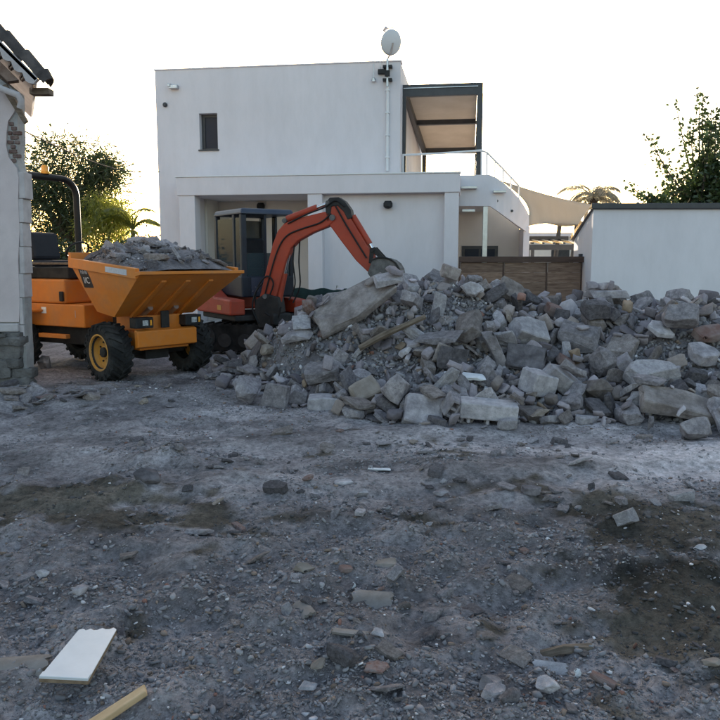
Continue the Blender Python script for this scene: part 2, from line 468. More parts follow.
core_o = mesh_np('earth_core', cv, cf, 'heap_fines', parent=heap, smooth=True)

def heap_hit(x, y):                                        # the heap's front surface seen at a pixel
    d = ray(x, y); o = Vector((0, 0, CAM_H)); t = 6.0
    while t < 14:
        p = o + d * t
        if p.z < max(float(heap_z([p.x], [p.y])[0]), 0.0): return p
        t += .02
    p = o + d * (9.75 / d.y); p.z = float(heap_z([p.x], [p.y])[0]) + .05       # just over the crest: rest it there
    return p
# pieces that can be told apart: pixel, size in metres, euler, shape, material, name, label
HERO = [
 ((350, 306), (1.05, .5, .11), (.50, -.52, .15), 'slab', 'concrete_warm', 'concrete_slab', 'largest long slab lying slanted on the heap below the excavator bucket', 'slab'),
 ((324, 405), (.34, .22, .18), (.05, .02, .05), 'block', 'concrete_pale', 'concrete_block', 'pale greenish squared block at the left foot of the rubble heap', 'block'),
 ((528, 331), (.42, .30, .22), (.75, .30, .35), 'block', 'concrete_pale', 'concrete_block', 'pale blue-grey squared block tilted halfway up the middle of the heap', 'block'),
 ((563, 384), (.58, .2, .19), (.35, .62, .1), 'block', 'concrete_pale', 'concrete_beam', 'oblong pale beam piece slanting down to the right on the lower heap', 'beam piece'),
 ((688, 408), (.78, .34, .15), (.45, .22, -.1), 'slab', 'concrete_warm', 'concrete_slab', 'long brownish slab at the foot of the heap near the right edge', 'slab'),
 ((603, 288), (.45, .4, .10), (.0, .02, .1), 'slab', 'concrete_grey', 'concrete_slab', 'flat grey slab lying level on top of the heap before the fence end', 'slab'),
 ((474, 291), (.34, .3, .24), (.3, .1, .4), 'lump', 'concrete_pale', 'boulder', 'rounded pale boulder near the top of the heap under the fence', 'boulder'),
 ((596, 391), (.40, .34, .34), (.2, .1, .6), 'lump', 'concrete_warm', 'boulder', 'brownish pyramid-shaped boulder beside the slanting beam on the lower heap', 'boulder'),
 ((513, 285), (.34, .28, .07), (1.0, .5, .3), 'slab', 'concrete_warm', 'concrete_slab', 'thin brownish plate standing on edge on the heap before the fence', 'slab'),
 ((526, 360), (.42, .30, .07), (.85, .1, -.25), 'slab', 'concrete_dark', 'concrete_slab', 'dark slab with broken edge leaning under the blue-grey block', 'slab'),
 ((405, 352), (.26, .1, .08), (.3, -.65, .2), 'lump', 'concrete_pale', 'stone_sliver', 'small whitish elongated stone in the middle of the left heap flank', 'stone'),
 ((420, 409), (.36, .33, .12), (.9, .25, .1), 'slab', 'concrete_grey', 'concrete_slab', 'leaning slab beside the hollow block at the foot of the heap', 'slab'),
 ((637, 401), (.3, .22, .17), (.1, .1, .3), 'lump', 'concrete_pale', 'boulder', 'whitish lump at the foot of the heap left of the brownish slab', 'boulder'),
 ((553, 312), (.2, .16, .13), (.4, .3, .2), 'block', 'terracotta', 'brick_fragment', 'red-brown brick fragment high on the heap below the fence', 'brick'),
 ((713, 336), (.34, .22, .10), (.5, -.2, .2), 'slab', 'terracotta', 'brick_fragment', 'flat red-brown fragment on the heap at the right edge', 'brick'),
 ((660, 330), (.42, .36, .08), (.62, .2, .2), 'shard', 'concrete_pale', 'plaster_plate', 'broad pale flat plate on the upper right part of the heap', 'plate'),
 ((538, 384), (.3, .27, .24), (.2, .2, .5), 'block', 'concrete_pale', 'concrete_block', 'chunky blue-grey block just left of the slanting beam piece', 'block'),
 ((470, 378), (.4, .2, .035), (.12, .05, .05), 'slab', 'white_chip', 'board_offcut', 'thin whitish board lying flat on the lower middle of the heap', 'board'),
 ((365, 388), (.29, .24, .12), (.8, -.4, .3), 'block', 'ochre_stone', 'broken_stone', 'ochre-sided broken stone with pale top on the lower left heap', 'stone'),
 ((268, 351), (.30, .26, .24), (.1, .2, .3), 'lump', 'ochre_stone', 'boulder', 'rounded tan boulder at the left end of the heap by the tracks', 'boulder'),
 ((296, 336), (.46, .34, .26), (.3, -.2, .2), 'lump', 'concrete_grey', 'boulder', 'big grey boulder on the left shoulder of the heap', 'boulder'),
 ((262, 396), (.26, .14, .1), (.2, .1, .4), 'lump', 'concrete_pale', 'boulder', 'low pale stone at the foot of the left heap end', 'stone'),
 ((448, 274), (.22, .2, .16), (.1, .3, .2), 'block', 'concrete_warm', 'broken_stone', 'tan stone sitting highest on the crest of the heap', 'stone'),
 ((628, 368), (.24, .16, .16), (.5, .9, .3), 'block', 'concrete_grey', 'concrete_block', 'small grey block tilted above the whitish lump on the heap', 'block'),
 ((495, 350), (.5, .2, .12), (.3, 1.1, .3), 'slab', 'concrete_grey', 'concrete_slab', 'narrow grey slab standing steeply in the middle of the heap', 'slab'),
 ((566, 362), (.18, .14, .1), (.3, .5, .2), 'block', 'terracotta', 'brick_fragment', 'small rusty-brown brick piece above the slanting beam', 'brick'),
 ((705, 355), (.4, .3, .12), (.5, .1, .2), 'shard', 'concrete_grey', 'concrete_slab', 'grey flat slab on the right heap above the brownish slab', 'slab'),
]
heroes = []
for i, (pxy, dim, eul, kind, m, nm, lab, cat) in enumerate(HERO):
    q = random.Random(900 + i)
    pts = {'slab': lambda: broken_block(q, *dim, chip=.45, jit=.04), 'block': lambda: broken_block(q, *dim, chip=.25, jit=.035),
           'lump': lambda: lump(q, *dim, n=14), 'shard': lambda: shard(q, *dim)}[kind]()
    me = hull_mesh(nm, pts, bevel=.012, rough=.7 if kind in ('slab', 'block') else 1.0)
    o = link(nm, me, m); p = heap_hit(*pxy)
    o.location = p + Vector((0, .0, .01)); o.rotation_euler = eul
    tag(o, lab, cat); heroes.append(o)
# a broken hollow block lying on its side, its cells showing
def hollow_block(nm, L, W, H, cells, rows, wall, m):
    b = MB(); ux = [-L / 2]; 
    # honeycomb of webs: walls along x and z, all running through the depth W
    for i in range(cells + 1):
        x = -L / 2 + (L - wall) * i / cells; b.box(x, x + wall, -W / 2, W / 2, -H / 2, H / 2)
    for j in range(rows + 1):
        z = -H / 2 + (H - wall) * j / rows
        for i in range(cells):
            x = -L / 2 + (L - wall) * i / cells + wall; b.box(x, -L / 2 + (L - wall) * (i + 1) / cells, -W / 2 + .004, W / 2 - .004, z, z + wall)
    return b.build(nm, m, bevel=.006, seg=1)
o = hollow_block('hollow_block', .30, .2, .19, 3, 2, .028, 'concrete_grey'); p = heap_hit(459, 410)
o.location = p + Vector((0, -.03, .02)); o.rotation_euler = (.35, .45, .25); heroes.append(o)
tag(o, 'broken hollow block with open square cells at the foot of the heap', 'block')
b = MB(); b.box(-.27, .27, -.11, .11, -.02, .14)
for i, x in enumerate((-.20, -.02, .10, .20)): b.box(x, x + .035, -.09, .10, -.07 - .05 * ((i * 7) % 3), -.015)
o = b.build('hollow_block', 'concrete_pale', bevel=.014); p = PZ(490, 432, 0)
o.location = p + Vector((0, .15, .13)); o.rotation_euler = (.14, .08, -.06); heroes.append(o)
tag(o, 'pale upturned concrete block with broken webs below, front foot of heap', 'block')
b = MB(); b.tube([(-.42, 0, 0), (-.1, .01, .012), (.42, 0, -.01)], [.035, .04, .03], 7)
o = b.build('timber_piece', 'weathered_wood', smooth=True); p = heap_hit(392, 336)
o.location = p + Vector((0, -.05, .05)); o.rotation_euler = (.2, -.45, .1); heroes.append(o)
tag(o, 'weathered brown timber piece poking out of the left heap flank', 'timber')

# the rest is dropped on the core and left to settle (rigid bodies, frozen afterwards)
rub = []
def rub_mat(q):
    r = q.random()
    return 'concrete_grey' if r < .46 else 'concrete_pale' if r < .62 else 'concrete_warm' if r < .80 else 'concrete_dark' if r < .97 else 'ochre_stone' if r < .988 else 'terracotta'
LIBM = {}
def lib_mesh(k, m):
    if (k, m) not in LIBM:
        me = LIB[k].copy(); me.materials.clear(); me.materials.append(MATS[m]); LIBM[(k, m)] = me
    return LIBM[(k, m)]
def drop_spots(n, smin, seed, x0=-1.95, x1=5.9, ymax=10.5):
    q = random.Random(seed); out = []
    tries = 0
    while len(out) < n and tries < n * 60:
        tries += 1
        x = q.uniform(x0, x1); fy = float(front_y(x)); y = q.uniform(fy - .02, ymax)
        if y < fy + .1 and q.random() < .5: continue
        if all((x - a) ** 2 + (y - b) ** 2 > smin ** 2 for a, b in out[-400:]): out.append((x, y))
    return out
def free_of_heroes(x, y, r):
    return all((x - h.location.x) ** 2 + (y - h.location.y) ** 2 > (r + .13) ** 2 for h in heroes)
q = random.Random(5)
for layer, (n, s0, s1, gap, dz) in enumerate(((150, .22, .40, .31, .22), (600, .13, .25, .155, .55), (680, .075, .14, .115, .9))):
    for (x, y) in drop_spots(n, gap, 40 + layer):
        s = q.uniform(s0, s1)
        if not free_of_heroes(x, y, s * .5 * (.7 if layer < 1 else .3)): continue
        m = rub_mat(q)
        o = bpy.data.objects.new('stone', lib_mesh(q.randrange(len(LIB)), m)); col.objects.link(o)
        s *= 1.12; o.scale = (s, s * q.uniform(.75, 1.1), s * q.uniform(.8, 1.1))
        flat = q.random() < .6
        o.rotation_euler = (q.gauss(0, .35 if flat else 1.2), q.gauss(0, .35 if flat else 1.2), q.uniform(0, 6.28))
        o.location = (x, y, max(float(heap_z([x], [y])[0]), 0) + dz + q.uniform(-.1, .1)); o['s'] = s
        rub.append(o)
def settle(active, passive_hull, passive_mesh, frames=54):
    bpy.ops.rigidbody.world_add()
    rw = scene.rigidbody_world
    rw.substeps_per_frame = 5; rw.solver_iterations = 8
    rw.point_cache.frame_start = 1; rw.point_cache.frame_end = frames + 2
    for o in bpy.context.selected_objects: o.select_set(False)
    for o in active + passive_hull + passive_mesh: o.select_set(True)
    bpy.context.view_layer.objects.active = active[0]
    bpy.ops.rigidbody.objects_add(type='ACTIVE')
    for o in active:
        b = o.rigid_body; b.collision_shape = 'CONVEX_HULL'; b.friction = .95; b.restitution = 0; b.mass = 2000 * o['s'] ** 3 * .4
        b.linear_damping = .25; b.angular_damping = .6; b.use_margin = True; b.collision_margin = .001
    for o in passive_hull + passive_mesh:
        b = o.rigid_body; b.type = 'PASSIVE'; b.collision_shape = 'CONVEX_HULL' if o in passive_hull else 'MESH'; b.friction = 1.0; b.restitution = 0
        b.use_margin = True; b.collision_margin = .001
    for f in range(1, frames + 1):
        scene.frame_set(f)
        if f == frames - 2:
            dg = bpy.context.evaluated_depsgraph_get(); before = {o: o.evaluated_get(dg).matrix_world.translation.copy() for o in active}
    dg = bpy.context.evaluated_depsgraph_get()
    res = [(o, o.evaluated_get(dg).matrix_world.copy()) for o in active]
    bpy.ops.rigidbody.objects_remove()
    bpy.ops.rigidbody.world_remove()
    scene.frame_set(1)
    for o, M in res:
        o.matrix_world = M; o['moving'] = (M.translation - before[o]).length
    for o in active + passive_hull + passive_mesh: o.select_set(False)
# a coarse floor carries stones that roll off; it is the ground's own surface
fx, fy_ = np.arange(-4, 9, .15), np.arange(4.5, 14, .15)
FX, FY = np.meshgrid(fx, fy_); FZ = ground_z(FX, FY)
ii = np.arange(FX.size).reshape(FX.shape)
floor_tmp = mesh_np('sim_floor', np.stack([FX, FY, FZ], -1).reshape(-1, 3), np.stack([ii[:-1, :-1], ii[:-1, 1:], ii[1:, 1:], ii[1:, :-1]], -1).reshape(-1, 4), 'dirt')
t1 = time.time()
settle(rub, heroes, [core_o, floor_tmp])
print('settle', len(rub), round(time.time() - t1, 1), 's')
bpy.data.objects.remove(floor_tmp, do_unlink=True)
for o in [o for o in rub if o.location.z < -.1 or o.location.y < 5.0 or o['moving'] > .05 or o.location.z > max(0, float(heap_z([o.location.x], [o.location.y])[0])) + .42]:
    rub.remove(o); bpy.data.objects.remove(o, do_unlink=True)
# plates and chunks lying on the slope wherever the settling left the core bare
q = random.Random(77); taken = [(o.location.x, o.location.y, o['s']) for o in rub] + [(h.location.x, h.location.y, .38) for h in heroes]
for k in range(2600):
    x, y = q.uniform(-1.9, 5.2), q.uniform(6.9, 10.2)
    z = float(heap_z([x], [y])[0])
    if z < .12 or y < front_y(x) + .08: continue
    s = q.choice([.12, .15, .19, .24, .3]) * q.uniform(.85, 1.15)
    if any((x - a) ** 2 + (y - c) ** 2 < (.40 * (s + t)) ** 2 for a, c, t in taken): continue
    e = .05; nx_ = -(float(heap_z([x + e], [y])[0]) - float(heap_z([x - e], [y])[0])) / (2 * e); ny_ = -(float(heap_z([x], [y + e])[0]) - float(heap_z([x], [y - e])[0])) / (2 * e)
    nrm_ = (Vector((nx_, ny_, 1)).normalized() + Vector((q.gauss(0, .28), q.gauss(0, .28), q.gauss(0, .15)))).normalized()
    o = bpy.data.objects.new('stone', lib_mesh(q.randrange(len(LIB)), rub_mat(q))); col.objects.link(o)
    o.rotation_mode = 'QUATERNION'; o.rotation_quaternion = nrm_.to_track_quat('Z', 'Y') @ Euler((0, 0, q.uniform(0, 6.28))).to_quaternion()
    o.scale = (s, s * q.uniform(.75, 1.1), s * q.uniform(.8, 1.1)); o.location = (x, y, z - .16 + .16 * s + .02); o['s'] = s; o['moving'] = 0.0
    rub.append(o); taken.append((x, y, s))
bpy.context.view_layer.update()
# the 300 that show largest stay single stones; smaller ones are joined as one part
def shown(o):
    d = (o.location - Vector((0, 0, CAM_H))).length
    px = 360 + FPX * o.location.x / max(o.location.y, .1)
    return (o['s'] / d) * (1 if -30 < px < 750 else .2) * (1 if o.location.y < 10.6 else .3)
rub.sort(key=shown, reverse=True)
big, small = rub[:300], rub[300:]
Vs, Fs, Cs, off = [], [], [], 0
basec = {'concrete_grey': (.27, .25, .26), 'concrete_pale': (.39, .37, .38), 'concrete_warm': (.26, .23, .21), 'concrete_dark': (.15, .137, .144), 'ochre_stone': (.26, .2, .14), 'terracotta': (.24, .14, .11)}
for o in small:
    me = o.data.copy(); bm = bmesh.new(); bm.from_mesh(me); bmesh.ops.triangulate(bm, faces=bm.faces); bm.verts.index_update()
    M = np.array(o.matrix_world)
    v = np.array([x.co[:] for x in bm.verts]) @ M[:3, :3].T + M[:3, 3] - np.array(hp)
    f = np.array([[x.index for x in g.verts] for g in bm.faces]); bm.free(); bpy.data.meshes.remove(me)
    Vs.append(v); Fs.append(f + off); off += len(v)
    Cs.append(np.tile(np.array(basec[o.data.materials[0].name]) * rnd.uniform(.7, 1.25), (len(v), 1)))
    bpy.data.objects.remove(o, do_unlink=True)
frag = mesh_np('small_rubble', np.concatenate(Vs), np.concatenate(Fs), 'gravel', parent=heap, colors=np.concatenate(Cs))
tag(frag, kind='stuff')
for o in big:
    o.parent = heap; o.matrix_parent_inverse = Matrix.Translation(-hp)
    del o['s'], o['moving']
# fine debris over the core and its foot
rng = np.random.default_rng(3)
n = 28000
X = rng.uniform(-2.6, 5.6, n); Y = rng.uniform(6.4, 10.8, n)
Z = np.interp(0, [0], [0]) + heap_z(X, Y) - .16 + .03 * fbm(X, Y, 5, 3, 9)
ok = heap_z(X, Y) > .1
X, Y, Z = X[ok], Y[ok], Z[ok]
S = rng.uniform(.025, .06, len(X)) * np.where(rng.random(len(X)) < .30, rng.uniform(1.3, 2.6, len(X)), 1)
o = scatter_pebbles('fine_rubble', X - hp.x, Y - hp.y, Z + S * .2, S, stone_colors(rng, len(X)), rng, parent=heap, flat=False)
tag(o, kind='stuff')
# ------------------------------------------------------------------ materials of the buildings and machines
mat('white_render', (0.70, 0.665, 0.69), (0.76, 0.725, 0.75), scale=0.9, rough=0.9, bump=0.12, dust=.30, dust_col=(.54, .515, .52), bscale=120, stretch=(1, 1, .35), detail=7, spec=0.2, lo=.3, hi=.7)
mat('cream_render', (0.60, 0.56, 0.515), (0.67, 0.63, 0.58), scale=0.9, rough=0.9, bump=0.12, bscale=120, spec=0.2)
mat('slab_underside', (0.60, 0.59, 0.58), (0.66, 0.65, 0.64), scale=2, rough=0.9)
mat('anthracite', (0.035, 0.037, 0.042), (0.05, 0.052, 0.058), scale=6, rough=0.45, spec=0.5)
mat('pergola_panel', (0.60, 0.52, 0.42), (0.68, 0.60, 0.50), scale=1.5, rough=0.8)
mat('steel', (0.45, 0.46, 0.48), (0.55, 0.56, 0.58), scale=10, rough=0.35, metallic=0.9)
mat('white_paint', (0.74, 0.74, 0.75), (0.8, 0.8, 0.8), scale=4, rough=0.5)
mat('dish_white', (0.66, 0.66, 0.68), (0.72, 0.72, 0.73), scale=3, rough=0.5)
mat('black_plastic', (0.014, 0.014, 0.016), (0.03, 0.03, 0.032), scale=8, rough=0.55)
mat('dark_opening', (0.02, 0.022, 0.026), (0.035, 0.037, 0.042), scale=4, rough=0.4)
glass_mat('window_glass', (0.022, 0.034, 0.055), rough=0.05, alpha=1.0); MATS['window_glass'].node_tree.nodes['Principled BSDF'].inputs['Specular IOR Level'].default_value = .12
glass_mat('cab_glass', (0.045, 0.065, 0.075), rough=0.03, alpha=0.72); MATS['cab_glass'].node_tree.nodes['Principled BSDF'].inputs['Specular IOR Level'].default_value = .07
mat('fence_wood', (0.13, 0.078, 0.055), (0.27, 0.18, 0.13), scale=3.5, rough=0.75, bump=0.25, bscale=25, stretch=(1, 1, 9), rand=0.22, detail=7)
mat('fence_rail', (0.06, 0.035, 0.027), (0.10, 0.06, 0.045), scale=3, rough=0.6, stretch=(1, 1, 8))
mat('sail_cloth', (0.55, 0.49, 0.41), (0.60, 0.54, 0.46), scale=2, rough=0.9)

# ------------------------------------------------------------------ white two-storey house
YAW = R(8.3)
HA = Vector((-4.73, 18.0, 0)); HU = Vector((math.cos(YAW), -math.sin(YAW), 0)); HV = Vector((math.sin(YAW), math.cos(YAW), 0))
def HP(x, y, v=0.0):                       # pixel -> (u, z) on the plane at depth v behind the facade
    p = on_plane(x, y, HA + HV * v, HV) - HA
    return p.dot(HU), p.z
def panel(b, u0, u1, z0, z1, v0, v1, holes=()):
    """a wall panel with real rectangular openings"""
    us = sorted({u0, u1, *[h[0] for h in holes], *[h[1] for h in holes]}); zs = sorted({z0, z1, *[h[2] for h in holes], *[h[3] for h in holes]})
    solid = lambda i, j: 0 <= i < len(us) - 1 and 0 <= j < len(zs) - 1 and not any(h[0] <= us[i] < h[1] and h[2] <= zs[j] < h[3] for h in holes)
    for i in range(len(us) - 1):
        for j in range(len(zs) - 1):
            if not solid(i, j): continue
            a, c, d, e = us[i], us[i + 1], zs[j], zs[j + 1]
            b.add([(a, v0, d), (c, v0, d), (c, v0, e), (a, v0, e)], [(0, 1, 2, 3)]); b.add([(a, v1, d), (c, v1, d), (c, v1, e), (a, v1, e)], [(3, 2, 1, 0)])
            if not solid(i - 1, j): b.add([(a, v0, d), (a, v0, e), (a, v1, e), (a, v1, d)], [(0, 1, 2, 3)])
            if not solid(i + 1, j): b.add([(c, v0, d), (c, v1, d), (c, v1, e), (c, v0, e)], [(0, 1, 2, 3)])
            if not solid(i, j - 1): b.add([(a, v0, d), (a, v1, d), (c, v1, d), (c, v0, d)], [(0, 1, 2, 3)])
            if not solid(i, j + 1): b.add([(a, v0, e), (c, v0, e), (c, v1, e), (a, v1, e)], [(0, 1, 2, 3)])
house = empty('modern_house', HA, -YAW)
tag(house, 'white two-storey flat-roofed house with porch behind the excavator', 'house')
UR, ZT = 5.68, 5.92
w0, wz1 = HP(199, 113.5); w1, wz0 = HP(218, 149.5)
s0 = HP(176, 180, -.67)[0]; s1 = HP(460, 180, -.67)[0]
ZS0, ZS1 = HP(300, 194, -.67)[1], HP(300, 175.5, -.67)[1]
c1 = HP(195, 230, -.67)[0]; m0 = HP(307.5, 230, -.67)[0]; m1 = HP(322, 230, -.67)[0]; r0 = HP(444, 230, -.67)[0]
b = MB()
panel(b, 0, UR, ZS1 - .02, ZT, 0, .3, [(w0, w1, wz0, wz1)])
b.box(0, .28, .3, 7.5, 0, ZT); b.box(UR - .28, UR, .3, 7.5, 0, ZT - .002); b.box(.28, UR - .28, 7.2, 7.5, 0, ZT - .004)   # sides and back
panel(b, 0, s0 + .3, 0, ZS1 - .02, 0, .3)
wall = b.build('wall', 'white_render', house, weld=True)
b = MB(); b.box(.28, UR - .28, .3, 7.2, ZT - .5, ZT - .3); b.build('roof', 'slab_underside', house)
b = MB(); b.box(-.02, UR + .02, -.02, .32, ZT + .002, ZT + .03); b.build('coping', 'white_render', house)
# window with frame, sill and pane
b = MB()
fw = .05
b.box(w0, w0 + fw + .03, .16, .22, wz0, wz1); b.box(w1 - fw, w1, .16, .22, wz0, wz1); b.box(w0 + fw + .03, w1 - fw, .16, .22, wz1 - fw - .02, wz1); b.box(w0 + fw + .03, w1 - fw, .16, .22, wz0, wz0 + fw)
win = b.build('window', 'anthracite', house)
b = MB(); b.box(w0 + .081, w1 - .051, .185, .195, wz0 + .051, wz1 - .071); b.build('pane', 'window_glass', win)
b = MB(); b.box(w0 - .03, w1 + .03, -.035, .16, wz0 - .03, wz0 + .002); b.build('sill', 'anthracite', win)
b = MB(); b.box(w0 - .1, w1 + .1, .5, .52, wz0 - .2, wz1 + .2); b.build('blind', 'dark_opening', win)
# porch roof slab on columns, recessed porch to the left, wall close behind the front to the right
b = MB(); b.box(s0, s1, -.67, 2.6, ZS0, ZS1); porch = b.build('porch_roof', 'white_render', house, bevel=.012)
b = MB(); b.box(s0 - .02, s1 + .02, -.69, -.4, ZS1 + .002, ZS1 + .03); b.build('coping', 'white_paint', porch)
for (a, c) in ((s0 + .04, c1), (m0, m1), (r0, s1 - .02)):
    b = MB(); b.box(a, c, -.64, -.30, 0, ZS0 - .002); b.build('column', 'white_render', house, bevel=.01)
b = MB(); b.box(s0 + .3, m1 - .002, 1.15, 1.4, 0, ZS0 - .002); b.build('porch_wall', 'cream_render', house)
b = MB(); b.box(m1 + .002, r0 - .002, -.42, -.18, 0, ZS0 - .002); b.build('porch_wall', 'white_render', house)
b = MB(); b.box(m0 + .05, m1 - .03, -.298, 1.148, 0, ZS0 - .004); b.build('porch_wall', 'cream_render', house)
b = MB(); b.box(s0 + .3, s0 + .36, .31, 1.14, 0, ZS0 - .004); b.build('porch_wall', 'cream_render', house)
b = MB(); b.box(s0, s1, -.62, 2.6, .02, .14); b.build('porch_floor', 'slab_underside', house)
for (x, y, v) in ((262, 206.5, 1.15), (388.5, 205, -.42)):    # round outdoor lamps under the porch roof
    u, z = HP(x, y, v); b = MB()
    b.lathe([(0, 0), (.07, 0), (.1, -.05), (.1, -.12), (.06, -.16), (0, -.17)], 14, Matrix.Translation((u, v - .11, z + .08)))
    b.box(u - .03, u + .03, v - .11, v + .005, z - .0, z + .05)
    b.build('porch_lamp', 'black_plastic', house, smooth=True)
u, z = HP(175, 88); b = MB(); b.box(u - .1, u + .1, -.14, 0, z - .035, z + .05); b.box(u - .12, u - .06, -.17, -.02, z + .0, z + .075)
b.build('flood_lamp', 'steel', house, bevel=.01)
u, z = HP(165.5, 105); b = MB(); b.lathe([(0, 0), (.05, 0), (.055, .04), (.035, .08), (0, .085)], 12, Matrix.Translation((u, 0, z)) @ Matrix.Rotation(R(90), 4, 'X'))
b.build('vent_cap', 'anthracite', house, smooth=True)
# downpipe, dish, aerials at the right end of the upper wall
u, z0 = HP(387.5, 172); _, z1 = HP(387.5, 82)
b = MB(); b.tube([(u, -.05, z0 + .02), (u, -.05, z1)], .032, 10)
for k in range(4): zz = z0 + .3 + (z1 - z0 - .5) * k / 3; b.box(u - .045, u + .045, -.09, 0, zz, zz + .03)
b.build('downpipe', 'white_paint', house, smooth=True)
dish = empty('satellite_dish', HA + HU * u + HV * -.12 + Vector((0, 0, z1)), -YAW)
tag(dish, 'white satellite dish on a mast at the roof corner of the house', 'satellite dish')
zt = HP(387.5, 60)[1] - z1
b = MB(); b.tube([(0, .0, -.12), (0, 0, zt)], .028, 8); b.build('mast', 'steel', dish, smooth=True)
b = MB(); b.box(-.1, .1, -.02, .115, .0, .05); b.box(-.1, .1, -.02, .115, .28, .33); b.box(-.05, .06, -.09, -.03, .08, .2); b.build('bracket', 'black_plastic', dish)
dc = HP(393.5, 45.5); dz = dc[1] - z1; du = dc[0] - u
D = Matrix.Translation((du, -.1, dz)) @ Matrix.Rotation(R(42), 4, 'Z') @ Matrix.Rotation(R(-74), 4, 'X')
prof = [(0.001, 0), (.1, .006), (.2, .024), (.3, .055), (.35, .076), (.355, .07), (.3, .045), (.2, .014), (.1, -.004), (.001, -.01)]
b = MB(); b.lathe(prof, 36, D @ Matrix.Scale(.76, 4)); b.build('reflector', 'dish_white', dish, smooth='full')
b = MB(); b.tube([D @ Vector((0, -.3, .06)), D @ Vector((0, -.26, .35))], .012, 6); b.tube([D @ Vector((0, -.29, .32)), D @ Vector((0, -.22, .4))], .035, 8); b.build('feed_arm', 'steel', dish, smooth=True)
b = MB(); b.tube([(0, 0, zt - .02), (du * .7, -.05, zt + .12), D @ Vector((0, 0, -.02))], .02, 6); b.build('dish_mount', 'steel', dish, smooth=True)
u2, za = HP(380.5, 69); _, zb = HP(380.5, 42)
aer = empty('roof_aerial', HA + HU * u2 + HV * -.06 + Vector((0, 0, za)), -YAW)
tag(aer, 'thin whip aerial on the roof edge left of the satellite dish', 'aerial')
b = MB(); b.tube([(0, 0, -.1), (0, 0, zb - za)], .009, 6); b.tube([(.07, 0, -.05), (.07, 0, zb - za + .02)], .007, 6)
for k in range(5): b.box(-.05, .05, -.005, .005, .22 + .09 * k, .23 + .09 * k)
b.build('rod', 'steel', aer); b = MB(); b.box(-.05, .12, -.03, .065, -.12, -.02); b.build('clamp', 'black_plastic', aer, bevel=.006)
u3, zc = HP(374, 79)
lamp = empty('wall_spotlight', HA + HU * u3 + Vector((0, 0, zc)), -YAW); tag(lamp, 'small spotlight on a rod below the roof edge near the dish', 'wall lamp')
b = MB(); b.tube([(0, -.05, .0), (0, -.05, .30), (0, .0, .32)], .01, 6); b.build('arm', 'steel', lamp)
b = MB(); b.lathe([(0.001, .03), (.03, .03), (.055, -.03), (.05, -.035), (.001, -.02)], 14, Matrix.Translation((0, -.07, -.02)) @ Matrix.Rotation(R(25), 4, 'X')); b.build('lamp_head', 'steel', lamp, smooth=True)

# ------------------------------------------------------------------ terrace to the right: parapet, curved stair wall, pergola
VT = .35                                    # front plane of the terrace wall
def hp3(x, y, v): u, z = HP(x, y, v); return Vector((u, v, z))
tz = HP(478, 175, VT)[1]
b = MB()
top = [(455, 175.5), (489, 174.5), (497, 178), (505, 184), (513, 191.5), (520, 199.5), (525, 207), (529, 215)]
bot = [(455, 206), (490, 206), (496, 210), (503, 215), (510, 220), (516, 224.5), (522, 228.5), (529, 233.5)]
bend = [0, 0, .02, .10, .25, .48, .8, 1.2]
A = [hp3(x, y, VT + w) for (x, y), w in zip(top, bend)]; B = [hp3(x, y, VT + w) for (x, y), w in zip(bot, bend)]
for i in range(len(A) - 1):
    o4 = [A[i], A[i + 1], B[i + 1], B[i]]
    b.loft(o4, [p + Vector((-.06 * (bend[i] if j in (0, 3) else bend[i + 1]) / 1.2, .18, 0)) for j, p in enumerate(o4)])
tw = b.build('terrace_parapet', 'white_render', house, weld=True)
# end pillar below the stair, side wall and dark glazing in the recess
e0 = hp3(525.5, 228, VT + 1.3)
b = MB(); b.box(e0.x - .06, e0.x + .08, VT + 1.05, VT + 3.2, 0, e0.z + .02); b.build('stair_wall', 'white_render', house)
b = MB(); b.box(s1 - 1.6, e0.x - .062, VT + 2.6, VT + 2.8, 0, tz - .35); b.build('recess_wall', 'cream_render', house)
a0, az = HP(462, 246, VT + 2.58); a1, _ = HP(498, 246, VT + 2.58)
b = MB(); b.box(a0, a1, VT + 2.55, VT + 2.598, .1, az); rw_ = b.build('recess_window', 'anthracite', house)
b = MB(); b.box(a0 + .08, (a0 + a1) / 2 - .03, VT + 2.53, VT + 2.548, .2, az - .08); b.box((a0 + a1) / 2 + .03, a1 - .08, VT + 2.53, VT + 2.548, .2, az - .08); b.build('pane', 'window_glass', rw_)
cu, _ = HP(485, 230, VT + .1)
zb_ = HP(485, 206, VT)[1]
b = MB(); b.box(cu - .055, cu + .055, VT + .03, VT + .15, 0, zb_); b.build('post', 'steel', house, bevel=.008)
pu, _ = HP(488, 206, VT)
b = MB(); b.box(s1 - .3, pu, VT + .182, VT + 4.5, zb_ + .03, zb_ + .2); b.build('terrace_floor', 'slab_underside', house)
# metal water spouts
for (xa, xb, y, v) in ((461, 477, 188, VT), (462, 475, 211, VT), (493, 506, 192, VT + .05)):
    ua, z = HP(xa, y, v); ub, _ = HP(xb, y, v)
    b = MB(); b.box(ua, ub, v - .16, v - .004, z - .03, z + .03); b.build('water_spout', 'steel', house, bevel=.008)
for (x, y) in ((497, 201), (512, 211)):
    p = hp3(x, y, VT + (.06 if x < 500 else .26)); b = MB(); b.lathe([(0.001, 0), (.03, 0), (.03, .03), (.001, .03)], 10, Matrix.Translation(p) @ Matrix.Rotation(R(90), 4, 'X')); b.build('drain_cap', 'anthracite', house)
